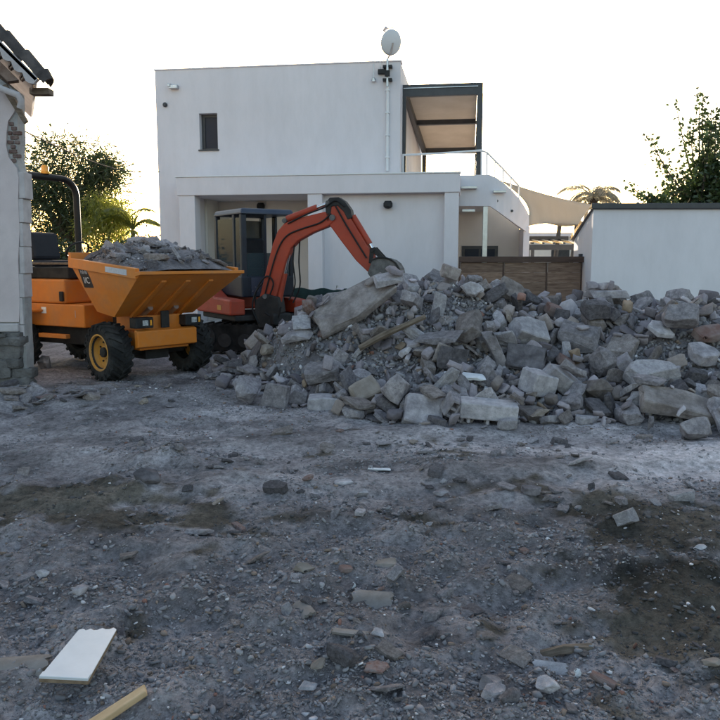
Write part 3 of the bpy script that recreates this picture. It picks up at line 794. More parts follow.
# handrail: top bar and balusters
rail_top = [(404, 155), (440, 153.5), (481, 150.5), (487, 152.5), (503, 169), (519, 186)]
rv = [VT + .1] * 4 + [VT + .45, VT + .9]
RT = [hp3(x, y, v) for (x, y), v in zip(rail_top, rv)]
hr = MB(); hr.tube(RT, .026, 6); hro = hr.build('handrail', 'white_paint', house, smooth=True)
for (x, ya, yb, v) in ((403, 154, 174, VT + .1), (481.5, 151, 174, VT + .1), (487, 153, 174.5, VT + .12), (495, 161, 177, VT + .28), (503, 169, 184, VT + .45), (511, 177.5, 190, VT + .66), (519, 186, 199, VT + .9)):
    b = MB(); b.tube([hp3(x, ya, v), hp3(x, yb, v) - Vector((0, 0, .1))], .02, 6); b.build('baluster', 'white_paint', hro)
# pergola on the terrace
per = empty('pergola', HA + HU * (UR + 1) + HV * .5 + Vector((0, 0, tz)), -YAW); po = Vector((UR + 1, .5, tz))
tag(per, 'dark framed pergola with cream roof panels on the upper terrace', 'pergola')
vf, vb = .62, 6.6
fl, fz = HP(401, 91, vf); fr, _ = HP(483, 91, vf); bl, bz = HP(421, 151, vb); br, _ = HP(477, 151, vb)
def per_part(nm, m, *boxes, bevel=.006):
    b = MB()
    for q4, d4 in boxes: b.loft([Vector(p) - po for p in q4], [Vector(p) - po for p in d4])
    return b.build(nm, m, per, bevel=bevel)
def beam(p, q, w, h):                       # beam from p to q, w wide, h high (top at p.z)
    p, q = Vector(p), Vector(q); d = (q - p); s = Vector((d.y, -d.x, 0)).normalized() * w / 2; k = Vector((0, 0, -h))
    return ([p + s, p - s, p - s + k, p + s + k], [q + s, q - s, q - s + k, q + s + k])
FL, FR, BL, BR = Vector((fl + .06, vf, fz + .12)), Vector((fr - .06, vf, fz + .12)), Vector((bl + .1, vb, bz + .12)), Vector((br, vb, bz + .12))
per_part('beam', 'anthracite', beam(FL - Vector((.06, 0, 0)), FR + Vector((.06, 0, 0)), .12, .26))
per_part('gutter_strip', 'steel', beam(FL + Vector((0, -.075, -.07)), FR + Vector((-.05, -.075, -.07)), .02, .025))
per_part('beam', 'anthracite', beam(BL, BR, .12, .22))
e = Vector((0, .062, -.002))
per_part('beam', 'anthracite', beam(FL + e, BL - e, .12, .22)); per_part('beam', 'anthracite', beam(FR + e, BR - e, .12, .22))
mid = lambda t: (FL.lerp(BL, t), FR.lerp(BR, t))
ml, mr = mid(.47); per_part('beam', 'anthracite', beam(ml + Vector((.062, 0, -.01)), mr + Vector((-.062, 0, -.01)), .16, .16))
for (ta, tb) in ((.015, .455), (.485, .985)):
    la, ra = mid(ta); lb, rb = mid(tb); s = Vector((.065, 0, -.06)); s2 = Vector((-.065, 0, -.06))
    q4 = [la + s, ra + s2, rb + s2, lb + s]
    per_part('roof_panel', 'pergola_panel', (q4, [p + Vector((0, 0, .03)) for p in q4]), bevel=0)
for p, zlow in ((FR, tz - .1), (BR, tz), (BL, tz), (FL, tz)):
    b = MB(); b.box(p.x - .065 - po.x, p.x + .065 - po.x, p.y - .066 - po.y, p.y + .066 - po.y, zlow - po.z - .3, p.z - .24 - po.z); b.build('post', 'anthracite', per, bevel=.006)

# ------------------------------------------------------------------ shade sail, slatted pergola, pale building beyond
def quad_surf(nm, c4, sag, m, n=14, parent=None):
    V = []; F = []
    for i in range(n + 1):
        for j in range(n + 1):
            s, t = i / n, j / n
            # edges curve inwards as cloth between corners does
            s2 = s + .10 * math.sin(math.pi * t) * (1 - 2 * s); t2 = t + .12 * math.sin(math.pi * s) * (1 - 2 * t)
            p = c4[0] * (1 - s2) * (1 - t2) + c4[1] * s2 * (1 - t2) + c4[2] * s2 * t2 + c4[3] * (1 - s2) * t2
            V.append(p + Vector((0, 0, -sag * math.sin(math.pi * s) * math.sin(math.pi * t))))
    for i in range(n):
        for j in range(n): a = i * (n + 1) + j; F.append((a, a + 1, a + n + 2, a + n + 1))
    b = MB(); b.add(V, F); o = b.build(nm, m, parent, smooth='full')
    so = o.modifiers.new('solid', 'SOLIDIFY'); so.thickness = .006
    return o
cloth = MATS['sail_cloth']; nt = cloth.node_tree
tr = nt.nodes.new('ShaderNodeBsdfTranslucent'); tr.inputs['Color'].default_value = (.50, .44, .36, 1)
ms = nt.nodes.new('ShaderNodeMixShader'); ms.inputs['Fac'].default_value = .4
nt.links.new(nt.nodes['Principled BSDF'].outputs[0], ms.inputs[1]); nt.links.new(tr.outputs[0], ms.inputs[2]); nt.links.new(ms.outputs[0], nt.nodes['Material Output'].inputs['Surface'])
sail = empty('shade_sail', PY(560, 256, 21) * 1.0); so_ = Vector(sail.location)
tag(sail, 'beige shade sail stretched from the stair towards the low building', 'shade sail')
quad_surf('cloth', [PY(500, 180, 18.4) - so_, PY(529, 226, 19.0) - so_, PY(590, 226, 21.5) - so_, PY(612, 208, 24.0) - so_], .35, 'sail_cloth', parent=sail)
for (x0, y0, x1, y1, Y) in ((560, 223, 553, 262, 21.0), (577, 222, 570, 262, 21.8)):
    b = MB(); a_, c_ = PY(x0, y0, Y), PY(x1, y1, Y); b.tube([a_ - so_, Vector((c_.x - .1, c_.y, 0)) - so_], .06, 8); b.build('pole', 'anthracite', sail, smooth=True)
sl = empty('slatted_canopy', Vector((4.6, 19.5, 0))); slo = Vector(sl.location)
tag(sl, 'low dark slatted canopy between the stair and the low building', 'canopy')
b = MB(); b.box(-.25, 1.15, -.05, .05, PY(550, 250, 19.5).z - .0, PY(550, 244.5, 19.5).z + .0); b.build('beam', 'anthracite', sl)
b = MB(); b.box(-.25, 1.15, 1.45, 1.55, PY(550, 241, 21).z, PY(550, 237, 21).z + .02); b.build('beam', 'anthracite', sl)
zsl = PY(550, 244.5, 19.5).z + .01
for k in range(5):
    x = -.20 + k * .27; b = MB(); b.add([(x, -.04, zsl), (x + .06, -.04, zsl), (x + .06, 1.5, zsl + .12), (x, 1.5, zsl + .12), (x, -.04, zsl + .05), (x + .06, -.04, zsl + .05), (x + .06, 1.5, zsl + .17), (x, 1.5, zsl + .17)],
        [(0, 1, 2, 3), (4, 7, 6, 5), (0, 4, 5, 1), (1, 5, 6, 2), (2, 6, 7, 3), (3, 7, 4, 0)]); b.build('slat', 'anthracite', sl)
for x in (-.2, 1.05):
    b = MB(); b.box(x, x + .08, -.03, .03, 0, PY(550, 250, 19.5).z - .002); b.build('post', 'anthracite', sl)
far = empty('distant_house', Vector((9.2, 38, 0))); tag(far, 'pale low house far behind the shade sail', 'house')
b = MB(); b.box(-2.6, 4.5, 0, 6, 0, 2.75); b.build('wall', 'cream_render', far); b = MB(); b.box(-2.8, 4.7, -.2, 6.2, 2.752, 2.95); b.build('roof', 'white_render', far)
for x in (-1.6, .4, 2.4):
    b = MB(); b.box(x, x + .9, -.03, .03, 1.0, 2.1); b.build('window', 'dark_opening', far)

# ------------------------------------------------------------------ timber fence
FY0 = 14.6
fa = PY(459, 270, FY0).x; fb = 4.32
fzt = PY(520, 256.5, FY0).z; fzr = PY(520, 262.5, FY0).z
fence = empty('timber_fence', Vector((fa, FY0, 0))); tag(fence, 'brown horizontal board fence between the house and the low white building', 'fence')
b = MB(); b.box(0, fb - fa, -.06, .06, fzr + .002, fzt); b.build('top_rail', 'fence_rail', fence, bevel=.008)
posts = [0.0] + [PY(x, 270, FY0).x - fa for x in (503, 546)] + [fb - fa - .05]
nb = 8; bh = (fzr - .04) / nb
for i in range(len(posts) - 1):
    for k in range(nb):
        b = MB(); z = .04 + k * bh; j = rnd.uniform(-.004, .004)
        b.box(posts[i] + .022 + rnd.uniform(0, .01), posts[i + 1] - .006 - rnd.uniform(0, .01), -.022 + j, .0 + j, z + .0005, z + bh - .0005 - rnd.uniform(0, .001)); b.build('board', 'fence_wood', fence)
for x in posts:
    b = MB(); b.box(x - .006, x + .02, -.034, .03, 0, fzr); b.build('post', 'fence_rail', fence)

# ------------------------------------------------------------------ low white building on the right
low = empty('low_white_building', Vector((4.16, 13.6, 0)), R(-1.0)); tag(low, 'low white building with dark mono-pitch roof edge on the right', 'building')
zf, zb2 = 2.50, 2.02; dep = 2.6; wid = 9.0; sk = .36
b = MB()
q0 = [(0, 0, 0), (wid, 0, 0), (wid, 0, zf), (0, 0, zf)]; q1 = [(sk, dep, 0), (wid, dep, 0), (wid, dep, zb2), (sk, dep, zb2)]
b.loft(q0, q1); b.build('wall', 'white_render', low)
b = MB(); o1 = .05
q0 = [(-o1, -.07, zf + .002), (wid, -.07, zf + .002), (wid, -.07, zf + .10), (-o1, -.07, zf + .10)]
q1 = [(sk - o1, dep + .1, zb2 + .002), (wid, dep + .1, zb2 + .002), (wid, dep + .1, zb2 + .1), (sk - o1, dep + .1, zb2 + .1)]
b.loft(q0, q1); b.build('roof', 'anthracite', low, bevel=.01)
b = MB(); b.box(sk * .45 - .06, sk * .45 + .02, dep * .45, dep * .45 + .08, 1.55, 1.72); b.build('wall_box', 'anthracite', low)
# ------------------------------------------------------------------ old house on the left, half demolished
mat('old_plaster', (0.54, 0.46, 0.465), (0.64, 0.56, 0.56), scale=1.2, rough=0.92, bump=0.3, bscale=50, detail=8, dust=0.35, dust_col=(0.40, 0.36, 0.35))
mat('old_masonry', (0.33, 0.32, 0.32), (0.46, 0.45, 0.45), scale=4, rough=0.95, bump=0.9, bscale=18, dust=0.0, bdist=.03)
mat('old_brick', (0.12, 0.065, 0.055), (0.26, 0.20, 0.185), scale=9, rough=0.95, bump=0.9, bscale=20, bdist=.03)
mat('plinth_stone', (0.085, 0.08, 0.078), (0.19, 0.18, 0.175), scale=5, rough=0.97, bump=1.0, bscale=16, rand=.25, bdist=.04)
mat('roof_tile', (0.045, 0.040, 0.040), (0.10, 0.085, 0.08), scale=7, rough=0.85, bump=0.4, bscale=40, rand=.25)
mat('tile_clay', (0.16, 0.10, 0.075), (0.27, 0.20, 0.165), scale=7, rough=0.9, bump=0.4, bscale=40, rand=.2)
mat('mortar', (0.42, 0.385, 0.39), (0.53, 0.49, 0.495), scale=6, rough=0.95, bump=0.6, bscale=35)
LY = 8.9
old = empty('old_house', Vector((-4.2, LY, 0))); oo = Vector(old.location)
tag(old, 'old plastered house with tiled verge and broken corner at the left', 'house')
lp = lambda x, y, d=0.0: PY(x, y, LY + d) - oo
# masonry core with a ragged right edge, plaster skin in front of it
edge = [(17, 100), (17.5, 118), (18, 140), (17, 158), (18.5, 167), (22, 174), (23, 186), (22.5, 215), (23.5, 250), (24, 290), (25, 330), (26.5, 352), (27, 385)]
ed = [lp(*p) for p in edge]
poly = [Vector((-5, 0, -.1)), Vector((ed[-1].x, 0, -.1))] + ed[::-1] + [Vector((ed[0].x, 0, lp(20, 92).z)), Vector((-5, 0, lp(20, 92).z + 4.3))]
b = MB(); b.prism(poly, (0, .2, 0)); b.build('wall', 'old_masonry', old)
pl = [(16, 100), (14, 112), (8, 121), (6.5, 132), (6, 146), (8.5, 157), (13, 163), (16.5, 168), (18.5, 178), (18, 200), (19.5, 230), (18, 262), (19.5, 300), (19, 322)]
pv = [lp(x, y, -.025) for x, y in pl]
poly = [Vector((-5, -.025, pv[-1].z)), pv[-1]] + pv[-2::-1] + [Vector((-5, -.025, pv[0].z + 4.1))]
b = MB(); b.prism(poly, (0, .024, 0)); b.build('plaster', 'old_plaster', old)
# patch where the plaster has fallen: bricks show
q = random.Random(4)
for k in range(9):
    zc = lp(12, 124 + k * 4.6).z; xs = lp(7.5 + 2.2 * abs(k - 4) * .3, 140).x
    x = xs + (k % 2) * .03
    while x < lp(16 - .25 * abs(k - 5), 140).x:
        L = q.uniform(.05, .11); b = MB(); b.box(x, x + L - .01, -.012 - q.uniform(0, .012), .03, zc - .02, zc + .022); b.build('brick', 'old_brick', old, bevel=.006, seg=1); x += L
# corner quoin blocks of grey mortar on the lower edge
yk = 172
for k in range(8):
    y0 = yk; hk = q.choice([14, 20, 27, 33, 24]) if k < 7 else 10; hk = min(hk, 347 - y0); yk += hk
    if hk < 4: break
    xa, xb = lp(18.6 + q.uniform(-.8, .8), y0).x, lp(24 + q.uniform(-1.2, 1.0), y0).x; za, zb3 = lp(25, y0 + hk - .5).z, lp(25, y0).z
    b = MB(); b.box(xa, xb, -.022 + q.uniform(0, .012), .21, za, zb3); b.build('corner_block', 'mortar', old, bevel=.008)
za, zb3 = lp(10, 331.5).z, lp(10, 323).z
b = MB(); b.box(-5, lp(20, 325).x, -.06, .0, za, zb3 - .003); b.build('base_band', 'mortar', old, bevel=.012)
# rough stone plinth under the band
q = random.Random(14); z = -.05
while z < za - .03:
    h = min(q.uniform(.10, .17), za - .004 - z); x = -2.2
    while x < lp(17, 370).x:
        L = q.uniform(.12, .3); o = link('plinth_stone', hull_mesh('plinth_stone', broken_block(q, L, .2, h, chip=.4, jit=.05), .012), 'plinth_stone', old)
        o.location = (x + L / 2, .0 - q.uniform(0, .03), z + h / 2); x += L * .98
    z += h * .97
# roof seen end-on: stepped dark cover tiles, scalloped mortar, clay tile ends, eaves board
va, vb_ = PY(-40, -2, LY - .15) - oo, PY(43, 80, LY - .15) - oo
sd_ = (vb_ - va).normalized(); nrm = Vector((-sd_.z, 0, sd_.x)); Lr = (vb_ - va).length
at = lambda s, n, y=0.0: va + sd_ * s + nrm * n + Vector((0, y, 0))
b = MB(); b.prism([at(-1, -.02), at(Lr - .06, -.02), at(Lr - .06, -.07), at(-1, -.07)], (-1.0, 2.2, 0)); roof = b.build('roof', 'mortar', old)
s = -.6
while s < Lr - .05:                          # overlapping cover tiles stepping down the verge
    for r_ in range(1):
        b = MB(); y0 = r_ * .24
        ring = lambda s_, n0, rad: [at(s_, n0 + rad * math.sin(a), y0 + .11 - rad * 1.0 * math.cos(a)) for a in [math.pi * j / 8 for j in range(9)]]
        A = ring(s, .0, .12) + ring(s, -.0, .105)[::-1]; B = ring(min(s + .36, Lr + .02), -.028, .11) + ring(min(s + .36, Lr + .02), -.028, .095)[::-1]
        b.loft(A, B); b.build('roof_tile', 'roof_tile', roof, smooth=True)
    s += .29
b = MB(); n = 40; up, lo_ = [], []
for j in range(n + 1):                       # wavy lower edge of the bedding mortar
    s = -.5 + (Lr + .45) * j / n; w = abs(math.sin(s * math.pi / .17))
    up.append(at(s, -.035, -.0)); lo_.append(at(s, -.10 - .045 * w, -.0))
for j in range(n):
    b.loft([up[j], up[j + 1], lo_[j + 1], lo_[j]], [p + Vector((0, .06, 0)) for p in (up[j], up[j + 1], lo_[j + 1], lo_[j])])
b.build('bedding_mortar', 'mortar', roof, weld=True)
s = -.5
while s < Lr - .12:                          # clay tile ends under the mortar
    b = MB(); ring = [at(s + .085 + .08 * math.cos(a), -.17 + .09 * math.sin(a), .02) for a in [math.pi * j / 8 for j in range(9)]]
    ring2 = [at(s + .085 + .065 * math.cos(a), -.17 + .074 * math.sin(a), .02) for a in [math.pi * (8 - j) / 8 for j in range(9)]]
    b.prism(ring + ring2, (-.05, .13, 0)); b.build('tile_end', 'tile_clay', roof, smooth=True); s += .17
b = MB(); b.prism([at(-.8, -.20, .06), at(Lr - .22, -.20, .06), at(Lr - .3, -.30, .06), at(-.8, -.30, .06)], (-.06, .14, 0)); b.build('verge_course', 'tile_clay', roof)
e0 = PY(25, 89, LY - .1) - oo; e1 = PY(45, 88.5, LY - .1) - oo
b = MB(); b.box(e0.x, e1.x, 0, .16, e1.z - .04, e1.z + .035); b.build('eaves_board', 'weathered_wood', roof, bevel=.012)
b = MB(); b.tube([PY(-30, 70, LY - .22) - oo, PY(2, 89, LY - .22) - oo, PY(18, 95, LY - .22) - oo, PY(21.5, 101, LY - .2) - oo, PY(20, 108, LY - .18) - oo], .036, 10); b.build('gutter_pipe', 'mortar', roof, smooth=True)
b = MB(); b.prism([PY(0, 86, LY - .1) - oo, PY(6, 84, LY - .1) - oo, PY(27, 121, LY - .1) - oo, PY(23.5, 123.5, LY - .1) - oo], (0, .05, 0)); b.build('loose_lath', 'weathered_wood', old)
# overhead cable from the old house to the white house
cab = MB(); a_, c_ = PY(24, 131, 9.1), HA + HU * .05 + Vector((0, -.05, HP(157, 172)[1]))
cab.tube([a_.lerp(c_, t / 10) + Vector((0, 0, -.18 * math.sin(math.pi * t / 10))) for t in range(11)], .009, 5)
o = cab.build('overhead_cable', 'black_plastic'); tag(o, 'thin overhead cable sagging from the old house to the white house', 'cable')
# ------------------------------------------------------------------ trees and shrubs
mat('bark', (0.05, 0.04, 0.033), (0.12, 0.10, 0.085), scale=9, rough=0.95, bump=0.6, bscale=25, stretch=(1, 1, .3))
leaf_mat('leaf_dark', (0.025, 0.042, 0.016), (0.065, 0.10, 0.032), .42)
leaf_mat('leaf_mid', (0.03, 0.055, 0.018), (0.07, 0.105, 0.03), .35)
leaf_mat('leaf_bright', (0.10, 0.14, 0.025), (0.20, 0.23, 0.05), .72, (0.42, 0.45, 0.07))
leaf_mat('leaf_palm', (0.07, 0.10, 0.03), (0.15, 0.18, 0.05), .6, (0.26, 0.30, 0.06))
leaf_mat('leaf_palm_glare', (0.22, 0.20, 0.15), (0.32, 0.29, 0.21), .7, (0.5, 0.45, 0.33))  # pale leaf colour stands in for glare washing out the far palm
def leaves_mesh(nm, P, D, L, W, m, parent, rng, fold=True):
    """one pointed leaf (two triangles sharing the midrib) per point P along direction D"""
    n = len(P); D = D / np.linalg.norm(D, axis=1, keepdims=True)
    r = rng.normal(size=(n, 3)); S = np.cross(D, r); S /= np.linalg.norm(S, axis=1, keepdims=True)
    U = np.cross(S, D)
    L = L[:, None]; W = W[:, None]
    V = np.stack([P, P + D * L * .45 + S * W + U * W * .4, P + D * L, P + D * L * .45 - S * W + U * W * .4], 1).reshape(-1, 3)
    o = np.arange(n)[:, None] * 4
    F = np.concatenate([o + np.array([[0, 1, 2]]), o + np.array([[0, 2, 3]])], 0)
    return mesh_np(nm, V, F, m, parent)
def limb_tree(root, seed, trunk_h, r0, crown_c, crown_r, nlimb, nleaf, L, W, m, droop=0.0, clumps=60, clump_r=.45, sprigs=0, trunk_pts=None):
    """trunk + limbs reaching into leaf clumps spread through an ellipsoid crown"""
    rng = np.random.default_rng(seed); q = random.Random(seed)
    c = Vector(crown_c); cr = Vector(crown_r)
    tb = MB(); top = Vector((c.x * .5, c.y * .5, trunk_h))
    tb.tube(trunk_pts or [(0, 0, -.1), (.03, .02, trunk_h * .35), (c.x * .2 + .05, c.y * .2, trunk_h * .7), top], [r0 * 1.25, r0, r0 * .85, r0 * .7], 9)
    cl = []
    while len(cl) < clumps:
        v = Vector((q.gauss(0, 1), q.gauss(0, 1), q.gauss(0, 1))).normalized() * q.uniform(.35, 1.0) ** .6
        p = c + Vector((v.x * cr.x, v.y * cr.y, v.z * cr.z)); cl.append(p)
    for p in q.sample(cl, min(nlimb, len(cl))):
        mid_ = top.lerp(p, .5) + Vector((q.uniform(-.15, .15), q.uniform(-.15, .15), q.uniform(0, .2)))
        tb.tube([top - Vector((0, 0, .15)), mid_, p], [r0 * .45, r0 * .25, r0 * .08], 6)
    tb.build('trunk', 'bark', root, smooth=True)
    P, D = [], []
    per_ = nleaf // clumps
    for p in cl:
        k = int(per_ * q.uniform(.4, 1.6)); rr = clump_r * q.uniform(.5, 1.3)
        g = rng.normal(size=(k, 3)) * rr * .55 * np.array([1, 1, .75]); P.append(np.array(p) + g)
        d = g / (rr + .01) + rng.normal(size=(k, 3)) * .6; d[:, 2] -= droop; D.append(d)
    P, D = np.concatenate(P), np.concatenate(D)
    leaves_mesh('crown', P, D, rng.uniform(.7, 1.3, len(P)) * L, rng.uniform(.7, 1.2, len(P)) * W, m, root, rng)
# big dark evergreen behind the dumper
p = PY(73, 262, 21); t = empty('evergreen_tree', (p.x, 21, 0)); tag(t, 'large dark evergreen tree behind the dumper roll bar', 'tree')
limb_tree(t, 1, 2.2, .16, (-.05, 0, 3.45), (1.6, 1.2, 1.5), 16, 17000, .21, .017, 'leaf_dark', droop=.25, clumps=150, clump_r=.46)
# feathery yellow-green tree to its right
p = PY(104, 262, 20); t = empty('feathery_tree', (p.x, 20, 0)); tag(t, 'sunlit yellow-green feathery tree right of the dark evergreen', 'tree')
limb_tree(t, 2, 1.6, .06, (.12, 0, 2.5), (.6, .5, .8), 8, 5600, .17, .012, 'leaf_bright', droop=.9, clumps=46, clump_r=.3)
def palm(root, seed, h, r, nf, fl, lf, m, up=.6, lw=.022, nl=26, trunk=True):
    q = random.Random(seed); rng = np.random.default_rng(seed)
    if trunk:
        b = MB(); b.tube([(0, 0, -.1), (.02, 0, h * .5), (0, 0, h)], [r * 1.2, r, r * .9], 9)
        for k in range(int(h / .12)): b.lathe([(r * 1.02, 0), (r * 1.2, .05), (r * 1.02, .06)], 9, Matrix.Translation((.01, 0, .1 + k * .12)))
        b.build('trunk', 'bark', root, smooth=True)
    for k in range(nf):
        a = 2 * math.pi * (k + q.uniform(-.3, .3)) / nf; e = q.uniform(-.15, 1.25) * up + .25
        d = Vector((math.cos(a) * math.cos(e), math.sin(a) * math.cos(e), math.sin(e))); L = fl * q.uniform(.75, 1.1)
        pts = []; p = Vector((0, 0, h)); n = 9
        for i in range(n + 1): pts.append(p.copy()); p = p + d * (L / n); d = (d + Vector((0, 0, -.16 - .02 * i))).normalized()
        b = MB(); b.tube(pts, [.022 * (1 - .85 * i / n) * fl for i in range(n + 1)], 5)
        P, D = [], []
        for i in range(nl):
            s = (.14 + .86 * i / nl) * n; i0 = min(int(s), n - 1); f = s - i0; c = pts[i0].lerp(pts[i0 + 1], f); t_ = (pts[i0 + 1] - pts[i0]).normalized()
            sd = t_.cross(Vector((0, 0, 1))).normalized()
            for sg in (-1, 1): P.append(c[:]); D.append((sd * sg * .9 + t_ * .6 + Vector((0, 0, -.25)))[:])
        P, D = np.array(P), np.array(D)
        V0 = len(b.v)
        S_ = rng.uniform(.8, 1.1, len(P)) * lf * np.sin(np.linspace(.5, 2.75, len(P)))
        for pp, dd, l in zip(P, D, S_):
            dd = Vector(dd).normalized(); pp = Vector(pp); w = dd.cross(Vector((0, 0, 1))).normalized() * lw
            b.add([pp - w * .5, pp + dd * l * .5 + w - Vector((0, 0, .03 * l)), pp + dd * l - Vector((0, 0, .25 * l)), pp + dd * l * .5 - w - Vector((0, 0, .03 * l))], [(0, 1, 2, 3)])
        b.build('frond', m, root)
p = PY(134, 262, 19.5); t = empty('young_palm', (p.x, 19.5, 0)); tag(t, 'young palm with arching fronds left of the white house', 'palm tree')
palm(t, 3, 2.35, .06, 10, 1.0, .34, 'leaf_palm', up=1.05)
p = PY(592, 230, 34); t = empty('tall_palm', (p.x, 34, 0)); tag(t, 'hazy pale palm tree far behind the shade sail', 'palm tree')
palm(t, 4, 4.3, .22, 16, 1.75, .55, 'leaf_palm_glare', up=.75, lw=.035)
# clipped dark shrubs below the trees
for (x, Y, s, sd_, lab) in ((58, 18.0, .9, 5, 'dark rounded shrub behind the dumper seat'), (100, 18.2, .85, 6, 'dark shrub between the dumper skip and the feathery tree'), (140, 18.6, 1.0, 7, 'dark shrub against the left wall of the white house'), (22, 18.5, 1.1, 8, 'dark shrub behind the corner of the old house')):
    p = PY(x, 262, Y); t = empty('shrub', (p.x, Y, 0)); tag(t, lab, 'shrub', 'shrubs behind the dumper')
    limb_tree(t, sd_, .5, .05, (0, 0, .95 * s + .25), (1.0 * s, .6, .85 * s), 8, 7000, .10, .026, 'leaf_dark', clumps=50, clump_r=.32)
# leafy tree behind the low building: long upright shoots, gaps between the leaves
t = empty('leafy_tree', (7.6, 17.0, 0)); tag(t, 'leafy tree with long upright shoots behind the low white building', 'tree'); tp = Vector(t.location)
rng = np.random.default_rng(12); q = random.Random(12)
tb = MB(); fork = Vector((.1, 0, 2.2)); tb.tube([(0, 0, -.1), (.05, 0, 1.1), fork], [.16, .12, .1], 9)
P, D = [], []
tips = [(628, 183), (650, 136), (660, 160), (676, 104), (690, 125), (699, 90), (706, 118), (716, 110), (726, 122), (735, 140), (745, 165), (642, 196), (668, 186), (682, 170), (700, 165), (715, 160), (730, 180), (655, 198), (690, 190), (712, 195)]
for k, (x, y) in enumerate(tips):
    for rep in range(2 if k > 4 else 1):
        e = PY(x + rep * q.uniform(-9, 9), y + rep * q.uniform(4, 14), 17.0 + q.uniform(-.9, .9)) - tp
        base = fork + Vector((q.uniform(-.3, .5), q.uniform(-.2, .2), q.uniform(0, .4)))
        mid_ = base.lerp(e, .5) + Vector(((e.x - base.x) * .18, 0, -.12))
        pts = [base * (1 - s) ** 2 + mid_ * 2 * s * (1 - s) + e * s * s for s in [i / 12 for i in range(13)]]
        tb.tube([fork - Vector((0, 0, .1))] + pts, [.05] + [.03 * (1 - i / 13) + .004 for i in range(13)], 5)
        for i in range(26 if k < 6 else 52):
            s = q.uniform(.25, 1.0); c = base * (1 - s) ** 2 + mid_ * 2 * s * (1 - s) + e * s * s
            for j in range(q.randint(3, 6)):
                spread = .05 + .20 * (1 - s)
                P.append((c + Vector((q.gauss(0, spread), q.gauss(0, spread), q.gauss(0, spread))))[:]); D.append((q.gauss(0, .8), q.gauss(0, .8), q.gauss(.25, .6)))
tb.build('trunk', 'bark', t, smooth=True)
P, D = np.array(P), np.array(D)
leaves_mesh('crown', P, D, rng.uniform(.09, .15, len(P)), rng.uniform(.026, .042, len(P)), 'leaf_mid', t, rng)
# ------------------------------------------------------------------ yellow site dumper
mat('dumper_orange', (0.62, 0.185, 0.02), (0.68, 0.22, 0.026), scale=3, rough=0.5, spec=0.4, dust=0.42, dust_col=(0.28, 0.19, 0.13), bump=.05, bscale=80)
mat('rim_yellow', (0.58, 0.27, 0.04), (0.62, 0.30, 0.05), scale=3, rough=0.5, dust=0.65, dust_col=(0.30, 0.24, 0.17))
mat('tyre', (0.016, 0.016, 0.017), (0.03, 0.03, 0.03), scale=6, rough=0.9, dust=0.35, dust_col=(0.12, 0.115, 0.11), spec=.15, bump=.2)
mat('chassis_black', (0.012, 0.012, 0.013), (0.03, 0.028, 0.028), scale=5, rough=0.7, dust=0.25, dust_col=(0.10, 0.095, 0.09))
mat('rops_black', (0.010, 0.010, 0.011), (0.016, 0.016, 0.017), scale=5, rough=0.5, dust=.1, dust_col=(.06, .06, .06))
mat('seat_vinyl', (0.014, 0.016, 0.024), (0.02, 0.022, 0.03), scale=5, rough=0.6)
mat('lamp_lens', (0.25, 0.27, 0.29), (0.62, 0.64, 0.66), scale=35, rough=0.15, spec=.8)
mat('amber', (0.80, 0.33, 0.03), (0.85, 0.4, 0.05), scale=5, rough=0.2, spec=.7)
mat('sticker_grey', (0.45, 0.46, 0.5), (0.55, 0.56, 0.6), scale=30, rough=0.5)
DO = Vector((-2.89, 10.28, 0)); DH = R(-42)
dump = empty('site_dumper', DO, DH)
tag(dump, 'orange site dumper with its skip full of rubble beside the excavator', 'dumper')
def wheel(parent, M, rad=.405, wid=.30, out=-1):
    """tyre with angled lugs; local Z of M is the axle, 'out' the outer side"""
    b = MB(); h = wid / 2; r = rad - .035
    b.lathe([(.20, -h * .7), (.23, -h * .95), (r * .86, -h), (r * .97, -h * .86), (r, -h * .5), (r, h * .5), (r * .97, h * .86), (r * .86, h), (.23, h * .95), (.20, h * .7)], 40, M)
    n = 20
    for k in range(n):
        for sgn in (-1, 1):
            a0 = 2 * math.pi * (k + (.5 if sgn > 0 else 0)) / n
            V = []
            for (za, da) in ((0.01, .20), (h * 1.02, -.06)):
                for rr in (r - .02, rad if za < h * .9 else rad - .03):
                    for w in (-.052, .052):
                        a = a0 + da + w; V.append((rr * math.cos(a), rr * math.sin(a), sgn * za))
            # shoulder: the lug runs down the sidewall
            b.add(V, [(0, 1, 3, 2), (4, 6, 7, 5), (0, 4, 5, 1), (2, 3, 7, 6), (0, 2, 6, 4), (1, 5, 7, 3)], M)
            V2 = []
            for (rr, zz) in ((rad - .03, h * 1.02), (r * .80, h * 1.05)):
                for zo in (0, -.03):
                    for w in (-.05, .05):
                        a = a0 - .06 + w - (0 if rr > r * .85 else .07); V2.append((rr * math.cos(a), rr * math.sin(a), sgn * (zz + zo)))
            b.add(V2, [(0, 1, 3, 2), (4, 6, 7, 5), (0, 4, 5, 1), (2, 3, 7, 6), (0, 2, 6, 4), (1, 5, 7, 3)], M)
    w = b.build('wheel', 'tyre', parent)
    b = MB(); o = out
    b.lathe([(.245, h * .98 * o), (.225, h * .99 * o), (.215, h * .80 * o), (.195, h * .35 * o), (.10, h * .22 * o), (.085, h * .40 * o), (.001, h * .42 * o)], 32, M); b.build('rim', 'rim_yellow', w, smooth=True)
    b = MB(); b.lathe([(.07, h * .3 * o), (.065, h * .62 * o), (.03, h * .68 * o), (.001, h * .68 * o)], 16, M)
    for k in range(8): a = 2 * math.pi * k / 8; b.lathe([(.014, h * .2 * o), (.014, h * .36 * o), (.001, h * .36 * o)], 6, M @ Matrix.Translation((.135 * math.cos(a), .135 * math.sin(a), 0)))
    b.build('hub', 'chassis_black', w, smooth=True)
    return w
AX = Matrix.Rotation(R(-90), 4, 'X')                 # local Z -> +Y
